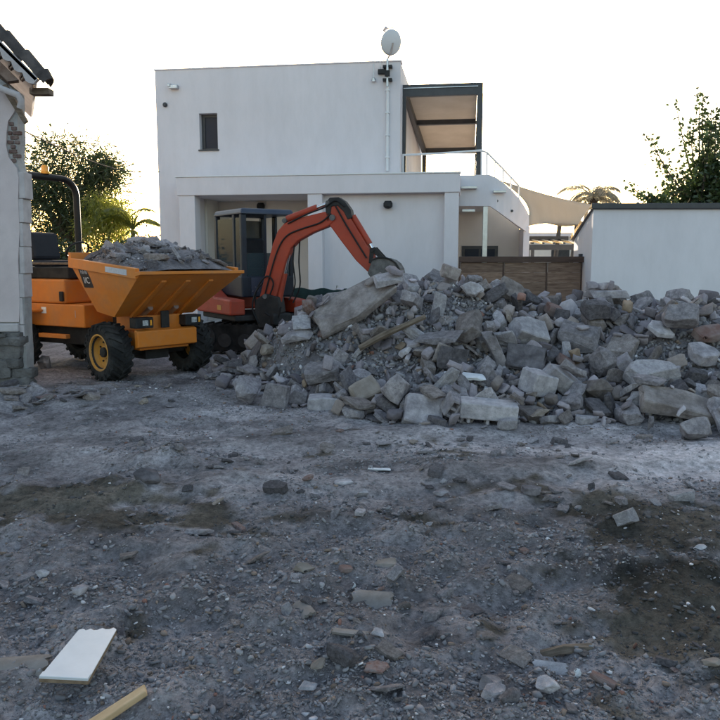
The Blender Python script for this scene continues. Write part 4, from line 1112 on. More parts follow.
for sy in (-1, 1): wheel(dump, Matrix.Translation((0, sy * .63, .40)) @ AX @ Matrix.Rotation(.3 * sy, 4, 'Z'), out=sy)
M2 = Matrix.Translation((-.78, 0, 0)) @ Matrix.Rotation(R(13), 4, 'Z')   # rear half, articulated
for sy in (-1, 1): wheel(dump, M2 @ Matrix.Translation((-1.45, sy * .63, .40)) @ AX, out=sy)
# skip: pressed steel hopper
yt, yb = .77, .60
T = [(-.66, 1.60), (1.08, 1.47)]; Bm = [(-.28, .93), (.12, .88)]
V = [(-.66, -yt, 1.60), (-.66, yt, 1.60), (1.03, yt, 1.43), (1.03, -yt, 1.43), (-.28, -yb, .93), (-.28, yb, .93), (.14, yb, .88), (.14, -yb, .88)]
b = MB(); b.add(V, [(0, 1, 5, 4), (4, 5, 6, 7), (7, 6, 2, 3), (0, 4, 7, 3), (1, 2, 6, 5)])
skip = b.build('skip', 'dumper_orange', dump); so = skip.modifiers.new('solid', 'SOLIDIFY'); so.thickness = .02; so.offset = -1
for sy in (-1, 1):
    b = MB(); a, c = Vector((-.68, sy * (yt + .015), 1.63)), Vector((.97, sy * (yt + .015), 1.50))
    b.loft([a, a + Vector((0, -sy * .06, 0)), a + Vector((0, -sy * .06, -.13)), a + Vector((0, 0, -.13))], [c, c + Vector((0, -sy * .06, 0)), c + Vector((0, -sy * .06, -.13)), c + Vector((0, 0, -.13))])
    b.build('rim_rail', 'dumper_orange', skip, bevel=.008)
b = MB(); b.loft([(-.70, -yt, 1.70), (-.64, -yt, 1.70), (-.62, -yt, 1.58), (-.70, -yt, 1.58)], [(-.70, yt, 1.70), (-.64, yt, 1.70), (-.62, yt, 1.58), (-.70, yt, 1.58)]); b.build('rear_guard', 'dumper_orange', skip, bevel=.01)
b = MB(); b.loft([(.97, -yt - .02, 1.40), (1.09, -yt - .02, 1.425), (1.09, -yt - .02, 1.465), (.97, -yt - .02, 1.455)], [(.97, yt + .02, 1.40), (1.09, yt + .02, 1.425), (1.09, yt + .02, 1.465), (.97, yt + .02, 1.455)]); b.build('front_lip', 'dumper_orange', skip, bevel=.006)
for y in (-.36, .0, .36):                           # ribs under the pouring slope
    b = MB(); b.loft([(.16, y - .035, .83), (.16, y + .035, .83), (.16, y + .035, .895), (.16, y - .035, .895)], [(.93, y - .035, 1.325), (.93, y + .035, 1.325), (.93, y + .035, 1.38), (.93, y - .035, 1.38)]); b.build('rib', 'dumper_orange', skip, bevel=.005)
# side decal plate with white lettering, and the worn sticker on the rail
n_side = Vector((0, -yt, 1.6)) - Vector((0, -yb, .92)); slope = math.atan2(yt - yb, .68)
SM = Matrix.Translation((-.32, -(yt + .012 - (yt - yb) * .30), 1.395)) @ Matrix.Rotation(R(90) + slope * 1.0, 4, 'X')
b = MB(); b.loft([(-.145, -.16, .004), (.10, -.16, .004), (.145, .155, .004), (-.10, .155, .004)][:4], [(-.145, -.16, .010), (.10, -.16, .010), (.145, .155, .010), (-.10, .155, .010)], SM @ Matrix.Scale(-1, 4, (1, 0, 0)))
dec = b.build('decal_plate', 'black_plastic', skip)
def text_mesh(nm, txt, size, M, m, parent):
    cu = bpy.data.curves.new(nm, 'FONT'); cu.body = txt; cu.size = size; cu.align_x = 'CENTER'; cu.align_y = 'CENTER'; cu.extrude = .001
    tmp = bpy.data.objects.new(nm, cu); col.objects.link(tmp); dg = bpy.context.evaluated_depsgraph_get()
    me = bpy.data.meshes.new_from_object(tmp.evaluated_get(dg)); bpy.data.objects.remove(tmp, do_unlink=True)
    me.transform(M); me.materials.clear(); return link(nm, me, m, parent)
text_mesh('lettering', 'HHB', .085, SM @ Matrix.Translation((-.008, .05, .012)), 'sticker_grey', dec)
text_mesh('lettering', 'I/C', .12, SM @ Matrix.Translation((.012, -.065, .012)), 'white_paint', dec)
b = MB(); b.box(.28, .78, -yt - .0185, -yt - .0155, 1.435, 1.505, Matrix.Shear('XY', 4, (0, 0)) if False else None); b.v = [Vector((p.x, p.y, p.z - (p.x - .5) * .075)) for p in b.v]
b.build('sticker', 'sticker_grey', skip)
# front frame: axle beam, lamps, pedestal
b = MB(); b.loft([(.36, -.46, .45), (.44, -.46, .47), (.44, -.46, .68), (.36, -.46, .70)], [(.36, .46, .45), (.44, .46, .47), (.44, .46, .68), (.36, .46, .70)]); b.build('front_beam', 'dumper_orange', dump, bevel=.012)
b = MB(); b.box(-.6, .355, -.38, .38, .42, .66); b.box(-.35, .30, -.30, .30, .66, .87); b.build('front_chassis', 'dumper_orange', dump, bevel=.01)
b = MB(); b.tube([(0, -.5, .4), (0, .5, .4)], .09, 12); b.box(-.16, .16, -.18, .18, .27, .5); b.build('front_axle', 'chassis_black', dump, smooth=True)
for y in (-.36, .40):
    b = MB(); b.box(.30, .46, y - .13, y + .13, .72, .86); hl = b.build('headlight', 'black_plastic', dump, bevel=.012)
    b = MB(); b.box(.4605, .468, y - .035, y + .045, .755, .825); b.build('lens', 'lamp_lens', hl)
    b = MB(); b.box(.4605, .467, y + .075, y + .10, .755, .825); b.build('indicator', 'amber', hl)
b = MB(); b.box(.36, .385, -.06, .06, .705, .93); b.build('tow_bracket', 'chassis_black', dump)
b = MB()
for sy in (-1, 1): b.tube([(-.2, sy * .22, .68), (.35, sy * .2, .98)], .04, 10)
b.build('tip_ram', 'steel', dump, smooth=True)
# side steps of the front frame, pivot
b = MB(); b.box(-.86, -.5, -.26, .26, .40, .62); b.tube([(-.78, 0, .30), (-.78, 0, .80)], .09, 12); b.build('pivot', 'chassis_black', dump, bevel=.01)
# rear half: chassis, engine cover, step, seat, wheel, roll bar, beacon
def rear(nm, m, *boxes, bevel=.015, parent=dump):
    b = MB()
    for q_ in boxes: b.box(*q_, M2)
    return b.build(nm, m, parent, bevel=bevel)
rear('rear_chassis', 'dumper_orange', (-1.95, -.12, -.52, .52, .66, .98))
rear('lower_frame', 'chassis_black', (-1.95, -.18, -.40, .40, .40, .655))
rear('engine_cover', 'dumper_orange', (-1.98, -.52, -.50, .50, .985, 1.33), bevel=.03)
rear('step', 'dumper_orange', (-1.0, -.42, -.60, -.525, .50, .56), bevel=.008)
rear('cover_top', 'chassis_black', (-1.9, -.50, -.44, .44, 1.335, 1.50), bevel=.02)
rear('guard_rail', 'weathered_wood', (-1.9, -.42, -.50, -.46, 1.535, 1.565), bevel=.005)
rear('mudguard', 'dumper_orange', (-1.95, -.96, -.80, -.525, .86, .90), (-1.95, -.96, .525, .80, .86, .90))
rear('filler_cap', 'chassis_black', (-.60, -.53, -.54, -.505, 1.02, 1.16), bevel=.01)
b = MB(); b.box(-.30, -.298, -.521 - .004, -.521, .80, .90, M2); b.box(-1.0, -.9, -.526, -.522, .84, .93, M2); b.build('sticker', 'white_paint', dump)
seat = rear('seat', 'seat_vinyl', (-1.52, -1.05, -.26, .26, 1.50, 1.60), bevel=.04)
b = MB(); b.box(-.06, .06, -.25, .25, 0, .42, M2 @ Matrix.Translation((-1.50, 0, 1.60)) @ Matrix.Rotation(R(-10), 4, 'Y')); b.build('backrest', 'seat_vinyl', dump, bevel=.05)
b = MB(); b.tube([M2 @ Vector((-.62, .0, 1.34)), M2 @ Vector((-.78, 0, 1.72))], .03, 8)
ring = [M2 @ (Vector((-.80, 0, 1.74)) + Vector((.09 * math.cos(a), .19 * math.sin(a), .12 * math.cos(a)))) for a in [2 * math.pi * k / 20 for k in range(21)]]
b.tube(ring, .014, 6); b.build('steering_wheel', 'black_plastic', dump, smooth=True)
xr = -1.47; hw = .60; zr = 2.84; rc = .26
hoop = [(xr, -hw, .95), (xr, -hw, zr - rc)] + [(xr, -hw + rc - rc * math.cos(a), zr - rc + rc * math.sin(a)) for a in [math.pi / 2 * k / 6 for k in range(1, 7)]]
hoop += [(x, -y, z) for x, y, z in hoop[::-1]]
b = MB(); b.tube([M2 @ Vector(p) for p in hoop], .05, 12); rops = b.build('roll_bar', 'rops_black', dump, smooth=True)
b = MB(); b.lathe([(.06, 0), (.065, .03), (.055, .035), (.055, .10), (.04, .125), (.001, .13)], 16, M2 @ Matrix.Translation((xr, .04, zr + .045))); b.build('beacon', 'amber', rops, smooth=True)
# the rubble heaped in the skip
load = empty('rubble_load', DO + Vector((0, 0, 0)), DH); tag(load, 'grey rubble and earth heaped in the dumper skip', 'rubble load')
ns = 40; lx = np.linspace(-.60, .98, ns); ly = np.linspace(-.72, .72, ns); LX, LYY = np.meshgrid(lx, ly)
ex = np.clip(1 - np.abs((LX - .21) / .82) ** 2.4, 0, 1) * np.clip(1 - np.abs(LYY / .78) ** 2.6, 0, 1)
LZ = 1.43 + .40 * ex ** .7 * (1.12 - .45 * (LX + .25)) * (1 + .18 * LYY) + .07 * fbm(LX, LYY, 3.5, 4, 71) * ex
ii = np.arange(LX.size).reshape(LX.shape)
mesh_np('earth', np.stack([LX, LYY, LZ], -1).reshape(-1, 3), np.stack([ii[:-1, :-1], ii[:-1, 1:], ii[1:, 1:], ii[1:, :-1]], -1).reshape(-1, 4), 'heap_fines', parent=load, smooth=True)
q = random.Random(21)
def load_z(x, y):
    i = int(np.clip(np.searchsorted(lx, x), 0, ns - 1)); j = int(np.clip(np.searchsorted(ly, y), 0, ns - 1)); return float(LZ[j, i])
for k in range(95):
    x, y = q.uniform(-.5, .92), q.uniform(-.64, .64); s = q.uniform(.10, .34) if k < 30 else q.uniform(.06, .14)
    o = bpy.data.objects.new('stone', lib_mesh(q.randrange(len(LIB)), q.choice(['concrete_grey', 'concrete_grey', 'concrete_pale', 'concrete_dark', 'concrete_warm']))); col.objects.link(o); o.parent = load
    s = min(s, .9 * (.80 - abs(y)) + .06); o.scale = (s, s, s * .9); o.rotation_euler = (q.gauss(0, .5), q.gauss(0, .5), q.uniform(0, 6.3)); o.location = (x, y, load_z(x, y) + .02)
rng = np.random.default_rng(8); n = 900; X = rng.uniform(-.55, .94, n); Y = rng.uniform(-.68, .68, n); Z = np.array([load_z(a, c) for a, c in zip(X, Y)])
tag(scatter_pebbles('fine_rubble', X, Y, Z + .005, rng.uniform(.02, .05, n), stone_colors(rng, n, .01), rng, parent=load, flat=False), kind='stuff')
# ------------------------------------------------------------------ mini excavator
mat('exc_red', (0.36, 0.042, 0.018), (0.42, 0.058, 0.024), scale=3, rough=0.5, spec=.4, dust=.5, dust_col=(.16, .07, .055), bump=.05, bscale=80)
mat('exc_navy', (0.009, 0.013, 0.025), (0.014, 0.02, 0.034), scale=4, rough=0.45, spec=.4, dust=.15, dust_col=(.06, .065, .075))
mat('cab_roof', (0.03, 0.04, 0.07), (0.045, 0.056, 0.085), scale=4, rough=0.45, spec=.5)  # cab navy made lighter: light falling on the roof is put into the colour
mat('track_rubber', (0.010, 0.010, 0.010), (0.022, 0.021, 0.021), scale=6, rough=0.9, dust=.3, dust_col=(.07, .066, .064), spec=.15)
mat('dusty_steel', (0.075, 0.072, 0.072), (0.17, 0.165, 0.165), scale=8, rough=0.75, metallic=.2, bump=.3, bscale=50)
mat('rod_chrome', (0.6, 0.6, 0.62), (0.68, 0.68, 0.7), scale=5, rough=0.2, metallic=1)
mat('hose', (0.012, 0.012, 0.013), rough=.6)
EO = Vector((-1.85, 13.6, 0)); EH = math.atan2(-.84, .55)
exc = empty('mini_excavator', EO, EH); tag(exc, 'red and navy mini excavator with its bucket over the rubble heap', 'excavator')
def ex(nm, m, *boxes, bevel=.02, parent=exc, M=None):
    b = MB()
    for q_ in boxes: b.box(*q_, M)
    return b.build(nm, m, parent, bevel=bevel)
# undercarriage, turned towards the heap
MU = Matrix.Rotation(-EH + R(-10), 4, 'Z')
for sy in (-1, 1):
    pr = [(-.85, .12), (-.95, .25), (-.90, .42), (-.78, .50), (.78, .50), (.90, .42), (.95, .25), (.85, .12), (.72, .03), (-.72, .03)]
    b = MB(); y0, y1 = (sy * .42, sy * .75)
    b.loft([(x, y0, z) for x, z in pr], [(x, y1, z) for x, z in pr], MU)
    tr = b.build('track', 'track_rubber', exc, bevel=.02)
    b = MB(); n = 30                         # track pads
    L = [Vector((x, 0, z)) for x, z in pr]; per_len = sum((L[(i + 1) % 10] - L[i]).length for i in range(10))
    for k in range(n):
        s = per_len * k / n; i = 0
        while s > (L[(i + 1) % 10] - L[i]).length: s -= (L[(i + 1) % 10] - L[i]).length; i += 1
        d = (L[(i + 1) % 10] - L[i]).normalized(); p = L[i] + d * s; a = math.atan2(d.z, d.x)
        b.box(-.025, .025, min(y0, y1) - .005, max(y0, y1) + .005, -.02, .02, MU @ Matrix.Translation(p) @ Matrix.Rotation(-a, 4, 'Y'))
    b.build('track_pad', 'track_rubber', tr)
    b = MB()
    for x in (-.72, -.36, 0, .36, .72):
        b.lathe([(.001, 0), (.05, 0), (.12 if abs(x) < .7 else .19, .01), (.12 if abs(x) < .7 else .19, .03), (.001, .03)], 16, MU @ Matrix.Translation((x, sy * .755, .22 if abs(x) < .7 else .27)) @ Matrix.Rotation(R(90) * -sy, 4, 'X'))
    b.build('roller', 'chassis_black', tr, smooth=True)
ex('track_frame', 'chassis_black', (-.6, .6, -.415, .415, .22, .46), M=MU)
b = MB(); b.lathe([(.001, .46), (.42, .46), (.42, .56), (.001, .56)], 24); b.build('slew_ring', 'chassis_black', exc)
# dozer blade
b = MB(); b.prism([(1.15, -.75, .06), (1.2, -.75, .06), (1.2, -.75, .36), (1.15, -.75, .36)], (0, 1.5, 0), MU); b.box(.5, 1.15, -.4, -.3, .18, .26, MU); b.box(.5, 1.15, .3, .4, .18, .26, MU); b.build('dozer_blade', 'chassis_black', exc, bevel=.01)
# house deck, red counterweight and side skirt (sweeping up to the rear)
ex('deck', 'chassis_black', (-.85, .62, -.72, .66, .565, .66))
b = MB(); pr = [(-.95, .665), (.60, .665), (.60, .93), (-.10, .95), (-.42, 1.08), (-.80, 1.30), (-.98, 1.30), (-1.02, .90)]
b.loft([(x, -.80, z) for x, z in pr], [(x, -.52, z) for x, z in pr]); sk_ = b.build('side_skirt', 'exc_red', exc, bevel=.03)
b = MB(); b.prism([(-1.02, -.515, .67), (-.86, -.515, .67), (-.86, -.515, 1.28), (-1.0, -.515, 1.28)], (0, 1.1, 0)); b.build('counterweight', 'exc_red', exc, bevel=.04)
b = MB(); pr2 = [(.05, .665), (.60, .665), (.60, .90), (.05, .93)]; b.loft([(x, .44, z) for x, z in pr2], [(x, .70, z) for x, z in pr2]); b.build('side_skirt', 'exc_red', exc, bevel=.03)
ex('badge', 'rim_yellow', (.05, .22, -.806, -.801, .74, .82), parent=sk_, bevel=0)
# engine bay / lower cab
b = MB(); pr = [(-.85, 1.0), (.46, .96), (.46, 1.32), (-.85, 1.36)]; b.loft([(x, -.515, z) for x, z in pr], [(x, .50, z) for x, z in pr]); b.build('lower_body', 'exc_navy', exc, bevel=.02)
b = MB()
for (y, z) in ((-.16, 1.03), (-.22, .97), (-.12, .97)): b.lathe([(.001, .004), (.018, .004), (.018, 0), (.001, 0)], 10, Matrix.Translation((.466, y - .1, z + .1)) @ Matrix.Rotation(R(90), 4, 'Y'))
b.build('work_lamp', 'lamp_lens', exc)
# cab: pillars, roof, window frames, panes
x0, x1, y0, y1, zc0, zc1 = -.75, .45, -.50, .50, 1.30, 2.38
cabp = []
for nm, box in (('cab_pillar', (x1 - .09, x1, y0, y0 + .10)), ('cab_pillar', (x0, x0 + .10, y0, y0 + .09)), ('cab_pillar', (x1 - .06, x1, y1 - .07, y1)), ('cab_pillar', (x0, x0 + .10, y1 - .09, y1)), ('cab_pillar', (-.28, -.16, y1 - .06, y1))):
    ex(nm, 'exc_navy', (*box, zc0, zc1), bevel=.015)
ex('cab_pillar', 'exc_navy', (.06, .14, y0 + .002, y0 + .05, zc0 + .002, zc1), bevel=.01)
b = MB(); b.loft([(x0 - .02, y0 - .02, zc1), (x1 + .05, y0 - .02, zc1), (x1 + .05, y1 + .02, zc1), (x0 - .02, y1 + .02, zc1)], [(x0 + .03, y0 + .02, zc1 + .10), (x1 + .0, y0 + .02, zc1 + .10), (x1 + .0, y1 - .02, zc1 + .10), (x0 + .03, y1 - .02, zc1 + .10)])
b.build('cab_roof', 'cab_roof', exc, bevel=.03)
ex('cab_sill', 'exc_navy', (x0, x1 - .002, y0 - .001, y0 + .05, zc0 + .003, zc0 + .08), bevel=.01)
b = MB(); b.box(x0 + .1, .06, y0 + .02, y0 + .026, zc0 + .08, zc1 - .06); b.box(.14, x1 - .09, y0 + .02, y0 + .026, zc0 + .08, zc1 - .06); b.build('side_window', 'cab_glass', exc)
b = MB(); b.box(x0 + .02, x0 + .026, y0 + .09, y1 - .09, zc0 + .1, zc1 - .05); b.build('rear_window', 'cab_glass', exc)
b = MB(); b.box(x1 - .03, x1 - .024, y0 + .1, y1 - .07, zc0 - .28 + .3, zc0 + .42); b.build('lower_windscreen', 'cab_glass', exc)
ex('lower_front', 'cab_roof', (x1 + .012, x1 + .02, -.34, .12, .98, 1.30), bevel=0)  # opaque plate, its paler tone stands in for the lower windscreen's reflection
ex('windscreen_bar', 'exc_navy', (x1 - .035, x1 - .01, -.06, -.02, zc0 + .02, zc1), bevel=.004)
# seat, levers inside
ex('seat', 'seat_vinyl', (-.45, .0, -.1, .36, 1.32, 1.45), bevel=.04); ex('seat_back', 'seat_vinyl', (-.52, -.40, -.1, .36, 1.45, 2.0), bevel=.05)
b = MB()
for y in (-.2, .42): b.tube([(.12, y, 1.32), (.14, y, 1.62), (.1, y, 1.72)], .018, 6)
b.build('control_lever', 'black_plastic', exc, smooth=True)
# boom, stick and bucket lie in one upright plane, swung towards the heap
BO = EO + Matrix.Rotation(EH, 3, 'Z') @ Vector((.86, -.02, 0)); BD = Vector((.97, -.24, 0)).normalized(); BN = Vector((-BD.y, BD.x, 0))
Minv = (Matrix.Translation(EO) @ Matrix.Rotation(EH, 4, 'Z')).inverted()
def bp(x, y, off=0.0): return Minv @ (on_plane(x, y, BO, BN) + BN * off)
def plate(nm, m, pts, w, parent=exc, bevel=.015, off=0.0):
    b = MB(); b.loft([bp(x, y, off - w / 2) for x, y in pts], [bp(x, y, off + w / 2) for x, y in pts]); return b.build(nm, m, parent, bevel=bevel)
plate('swing_post', 'chassis_black', [(259, 299), (268, 293), (281, 297), (283, 312), (276, 327), (262, 327), (257, 315)], .30)
b = MB(); b.box(.45, 1.0, -.2, .16, .50, .70); b.build('swing_bracket', 'chassis_black', exc, bevel=.03)
boom = plate('boom', 'exc_red', [(261, 298), (264, 286), (269, 266), (274.5, 244), (279.5, 231), (286, 223.5), (296.5, 219.5), (312, 215.5), (326, 212), (335, 213.5), (335.5, 222), (329, 227), (314, 233), (299.5, 241), (293, 248), (288, 260), (284, 274), (280, 289), (276, 302)], .19, bevel=.02)
def cyl(nm, a, c, r1, r2, split=.62, off=0.0, parent=exc):
    A, B_ = bp(*a, off), bp(*c, off); Mx = A.lerp(B_, split)
    b = MB(); b.tube([A, Mx], r1, 12); o = b.build(nm, 'exc_red', parent, smooth=True)
    b = MB(); b.tube([Mx, B_], r2, 10); b.build('rod', 'rod_chrome', o, smooth=True)
plate('decal', 'sticker_grey', [(288, 231.5), (298, 227.5), (298.5, 229.5), (288.5, 233.5)], .176, parent=boom, bevel=0)
cyl('arm_cylinder', (287, 219), (329, 203), .055, .03, .72)
cyl('boom_cylinder', (278, 305), (289, 252), .055, .032, .6, off=-.0)
for (x, y, w, r_) in ((286, 221, .1, .04), (329, 203, .1, .035), (268, 296, .16, .04), (334, 218, .12, .05)):
    b = MB(); b.tube([bp(x, y, -w), bp(x, y, w)], r_, 12); b.build('pivot_pin', 'dusty_steel', boom, smooth=True)
stick = plate('stick', 'exc_red', [(328, 203), (333, 199.5), (341, 200), (347, 206), (352, 219), (366, 242), (378, 261), (375.5, 272), (369, 272), (357, 260.5), (342.5, 241.5), (330.5, 225)], .165, bevel=.015)
plate('stick_head', 'black_plastic', [(326.5, 204), (331, 198), (340, 197.5), (346, 201.5), (352, 210), (353.5, 218), (349, 220), (345, 212), (339, 206), (333, 207), (331, 222), (328, 222)], .19, parent=stick, bevel=.012)
cyl('bucket_cylinder', (353, 216), (374, 251), .05, .03, .80)
b = MB()
for o_ in (-.08, .08): b.loft([bp(x, y, o_ - .012) for x, y in ((371, 249), (376, 247), (386, 258), (384, 262))], [bp(x, y, o_ + .012) for x, y in ((371, 249), (376, 247), (386, 258), (384, 262))])
for o_ in (-.08, .08): b.loft([bp(x, y, o_ - .014) for x, y in ((371, 250), (375, 250), (374, 264), (370, 263))], [bp(x, y, o_ + .014) for x, y in ((371, 250), (375, 250), (374, 264), (370, 263))])
b.tube([bp(373.5, 250, -.12), bp(373.5, 250, .12)], .035, 10); b.tube([bp(374, 268, -.13), bp(374, 268, .13)], .04, 10); b.build('bucket_link', 'chassis_black', exc, smooth=True)
# bucket: curved shell with side plates and teeth, mouth turned down and back
prof = [(376, 260), (382, 258), (388, 258), (394, 260), (398.5, 263.5), (401.5, 268.5), (402.5, 274), (401, 280), (397, 285), (390, 288.5)]
b = MB(); inn = [(x + (382 - x) * .10, y + (276 - y) * .10) for x, y in prof]
for i in range(len(prof) - 1):
    q4 = [prof[i], prof[i + 1], inn[i + 1], inn[i]]; b.loft([bp(x, y, -.24) for x, y in q4], [bp(x, y, .24) for x, y in q4])
for o_ in (-.25, .235):
    pts = [(374, 264)] + prof + [(376, 280), (371, 273)]; b.loft([bp(x, y, o_) for x, y in pts], [bp(x, y, o_ + .015) for x, y in pts])
bk = b.build('bucket', 'dusty_steel', exc, weld=False, bevel=.006)
b = MB(); rp_ = [bp(x + (x - 386) * .03, y + (y - 273) * .03, -.262) for x, y in prof]; b.tube(rp_, .016, 6); b.build('wear_rib', 'chassis_black', bk, smooth=True)
for k in range(4):
    o_ = -.22 + k * .135; b = MB(); pts = [(392, 286), (389, 289.5), (383, 291.5), (388, 286)]; b.loft([bp(x, y, o_) for x, y in pts], [bp(x, y, o_ + .04) for x, y in pts]); b.build('tooth', 'dusty_steel', bk)
# hydraulic hoses
for k, (pts, off) in enumerate((([(262, 318), (258, 300), (262, 284), (270, 276), (276, 283), (272, 296)], -.13), ([(296, 240), (294, 262), (296, 284), (290, 300)], -.05), ([(299, 238), (298, 262), (299, 286), (292, 303)], .05), ([(290, 224), (308, 215), (326, 208), (337, 201), (346, 207)], -.11), ([(268, 312), (280, 318), (284, 306)], -.15), ([(266, 300), (272, 276), (280, 250), (289, 236), (304, 229), (322, 223), (333, 214)], -.112), ([(337, 206), (347, 224), (358, 242), (368, 258)], -.1), ([(262, 322), (256, 308), (259, 292), (266, 283)], -.16))):
    cs = []
    for i in range(len(pts) - 1):
        p0, p1, p2, p3 = [Vector((*pts[max(0, min(len(pts) - 1, i + j))], 0)) for j in (-1, 0, 1, 2)]
        for s in range(5):
            t_ = s / 5; cs.append(.5 * ((2 * p1) + (p2 - p0) * t_ + (2 * p0 - 5 * p1 + 4 * p2 - p3) * t_ ** 2 + (3 * p1 - p0 - 3 * p2 + p3) * t_ ** 3))
    cs.append(Vector((*pts[-1], 0)))
    b = MB(); b.tube([bp(p.x, p.y, off) for p in cs], .014, 6); b.build('hose', 'hose', exc, smooth=True)
# dark green screen along the porch
mat('screen_green', (0.012, 0.028, 0.026), (0.020, 0.042, 0.038), scale=5, rough=.8, bump=.2, bscale=40)
scr = empty('debris_screen', Vector((-1.4, 15.4, 0))); tag(scr, 'dark green screen sheet along the house behind the excavator boom', 'screen'); sco = Vector(scr.location)
xa, xb = PY(272, 290, 15.4).x, PY(402, 290, 15.4).x; n = 40; V = []; F = []
for i in range(n + 1):
    x = xa + (xb - xa) * i / n; zt_ = PY(300, 288, 15.4).z + .02 * math.sin(i * .9) - .05 * (i / n); yo = .035 * math.sin(i * 1.3) + .02 * math.sin(i * 2.9)
    for j in range(7): V.append((x - sco.x, yo * (1 - j / 9), zt_ * j / 6))
for i in range(n):
    for j in range(6): a = i * 7 + j; F.append((a, a + 7, a + 8, a + 1))
b = MB(); b.add(V, F); o = b.build('sheet', 'screen_green', scr, smooth='full'); s_ = o.modifiers.new('solid', 'SOLIDIFY'); s_.thickness = .008
for x in (xa + .05, (xa + xb) / 2, xb - .05):
    b = MB(); b.tube([(x - sco.x, .08, 0), (x - sco.x, .08, 1.08)], .02, 8); b.build('stake', 'steel', scr, smooth=True)
# ------------------------------------------------------------------ loose things on the yard
mat('laminate_white', (0.66, 0.68, 0.71), (0.72, 0.73, 0.75), scale=2, rough=.35, dust=.25, dust_col=(.42, .41, .40))
mat('chipboard', (0.16, 0.11, 0.07), (0.26, 0.19, 0.13), scale=30, rough=.9)
mat('old_tile', (0.20, 0.17, 0.15), (0.31, 0.275, 0.25), scale=8, rough=.9, bump=.4, bscale=50, dust=.5, dust_col=(.25, .245, .245))
# white laminated board, lower left
c4 = [PZ(39, 678), PZ(88, 680.5), PZ(117, 629), PZ(79, 630)]
cen = sum(c4, Vector()) / 4; zb4 = max(gz(p.x, p.y) for p in c4) + .03
brd = empty('laminate_board', (cen.x, cen.y, zb4)); tag(brd, 'white laminated board lying on the dirt at the lower left', 'board')
c4 = [PZ(39, 678, zb4), PZ(88, 680.5, zb4), PZ(117, 629, zb4), PZ(79, 630, zb4)]
loc = [p - Vector(brd.location) for p in c4]
# ragged far end
e_ = [loc[3].lerp(loc[2], t) + Vector((0, .008 * math.sin(t * 23) - .01 * (t > .3) * (t < .5), 0)) for t in [k / 10 for k in range(11)]]
outl = [loc[0], loc[1]] + e_[::-1]
b = MB(); b.prism([p + Vector((0, 0, -.016)) for p in outl], (0, 0, .014)); b.build('core', 'chipboard', brd)
b = MB(); b.prism([p + Vector((0, 0, -.002)) for p in outl], (0, 0, .004)); b.build('laminate', 'laminate_white', brd)
d_ = (loc[2] - loc[1]); b = MB(); b.prism([loc[0] + Vector((.0, .0, .0021)), loc[1] + Vector((0, 0, .0021)), loc[1] + d_ * .09 + Vector((0, 0, .0021)), loc[0] + (loc[3] - loc[0]) * .09 + Vector((0, 0, .0021))], (0, 0, .006)); b.build('edge_strip', 'laminate_white', brd, bevel=.002)
def lay(nm, px, shape, m, lab, cat, rz=0, tilt=(0, 0), lift=.0, bevel=.006, n=0, group=None):
    p = PZ(*px); q = random.Random(hash(px) % 1000 if False else int(px[0] * 7 + px[1])); kind, *dim = shape
    if kind == 'curved':                      # shard of a barrel tile
        L, r, th, arc = dim; b = MB()
        a0, a1 = -arc / 2, arc / 2; A, B_ = [], []
        for rad in (r, r - th):
            ring = [(rad * math.sin(a0 + (a1 - a0) * k / 8), rad * math.cos(a0 + (a1 - a0) * k / 8) - r * math.cos(a1)) for k in range(9)]
            if rad == r: outer = ring
            else: inner = ring[::-1]
        prof_ = outer + inner
        b.loft([Vector((-L / 2 + .045 * L * math.sin(k * 1.9), y, z)) for k, (y, z) in enumerate(prof_)], [Vector((L / 2 + .055 * L * math.sin(k * 2.3), y, z)) for k, (y, z) in enumerate(prof_)])
        o = b.build(nm, m, smooth=True)
    else:
        pts = {'lump': lump, 'block': broken_block, 'shard': shard}[kind](q, *dim); o = link(nm, hull_mesh(nm, pts, bevel), m)
    o.rotation_euler = (tilt[0], tilt[1], rz); o.location = (p.x, p.y, gz(p.x, p.y) + lift); tag(o, lab, cat, group); return o
b = MB(); b.loft([(-.16, -.022, -.012), (-.16, .022, -.012), (-.16, .022, .012), (-.16, -.022, .012)], [(.10, -.024, -.012), (.125, .012, -.012), (.12, .016, .012), (.09, -.022, .012)])
o = b.build('wood_offcut', 'fresh_wood', bevel=.004); p = PZ(130, 716); o.location = (p.x - .02, p.y - .03, gz(p.x, p.y) + .025); o.rotation_euler = (0, -.05, 1.0); tag(o, 'yellow wood offcut with a chamfered end at the bottom edge', 'wood offcut')
lay('stone', (351, 587), ('lump', .062, .045, .038), 'white_chip', 'small white pebble beside the terracotta chip in the foreground', 'pebble', .3, lift=.012)
lay('tile_chip', (346, 577), ('block', .06, .04, .025), 'terracotta', 'small terracotta chip just behind the white pebble', 'tile chip', .5, (.2, .2), .012)
lay('flat_stone', (386, 564), ('lump', .19, .09, .05), 'ochre_stone', 'long flat brown stone lying right of the white pebble', 'stone', -.05, lift=.012)
lay('flat_stone', (303, 579), ('lump', .13, .09, .06), 'ochre_stone', 'tan rounded stone left of the white pebble', 'stone', .1, lift=.018)
lay('tile_shard', (372, 600), ('curved', .19, .12, .013, 1.3), 'old_tile', 'grey-brown curved tile shard just below the white pebble', 'tile shard', -.15, (.5, 0), .0)
lay('tile_shard', (304, 617), ('curved', .14, .06, .012, 1.2), 'old_tile', 'narrow curved tile shard pointing at the camera left of centre', 'tile shard', -1.15, (.3, 0), .006)
lay('tile_shard', (351, 643), ('curved', .15, .07, .012, 1.3), 'old_tile', 'pale curved tile shard in the middle foreground', 'tile shard', -.25, (-.4, 0), .008)
lay('tile_shard', (318, 678), ('shard', .09, .05, .012), 'ochre_stone', 'small tan shard near the bottom edge left of centre', 'tile shard', .8, (.3, -.2), .018)
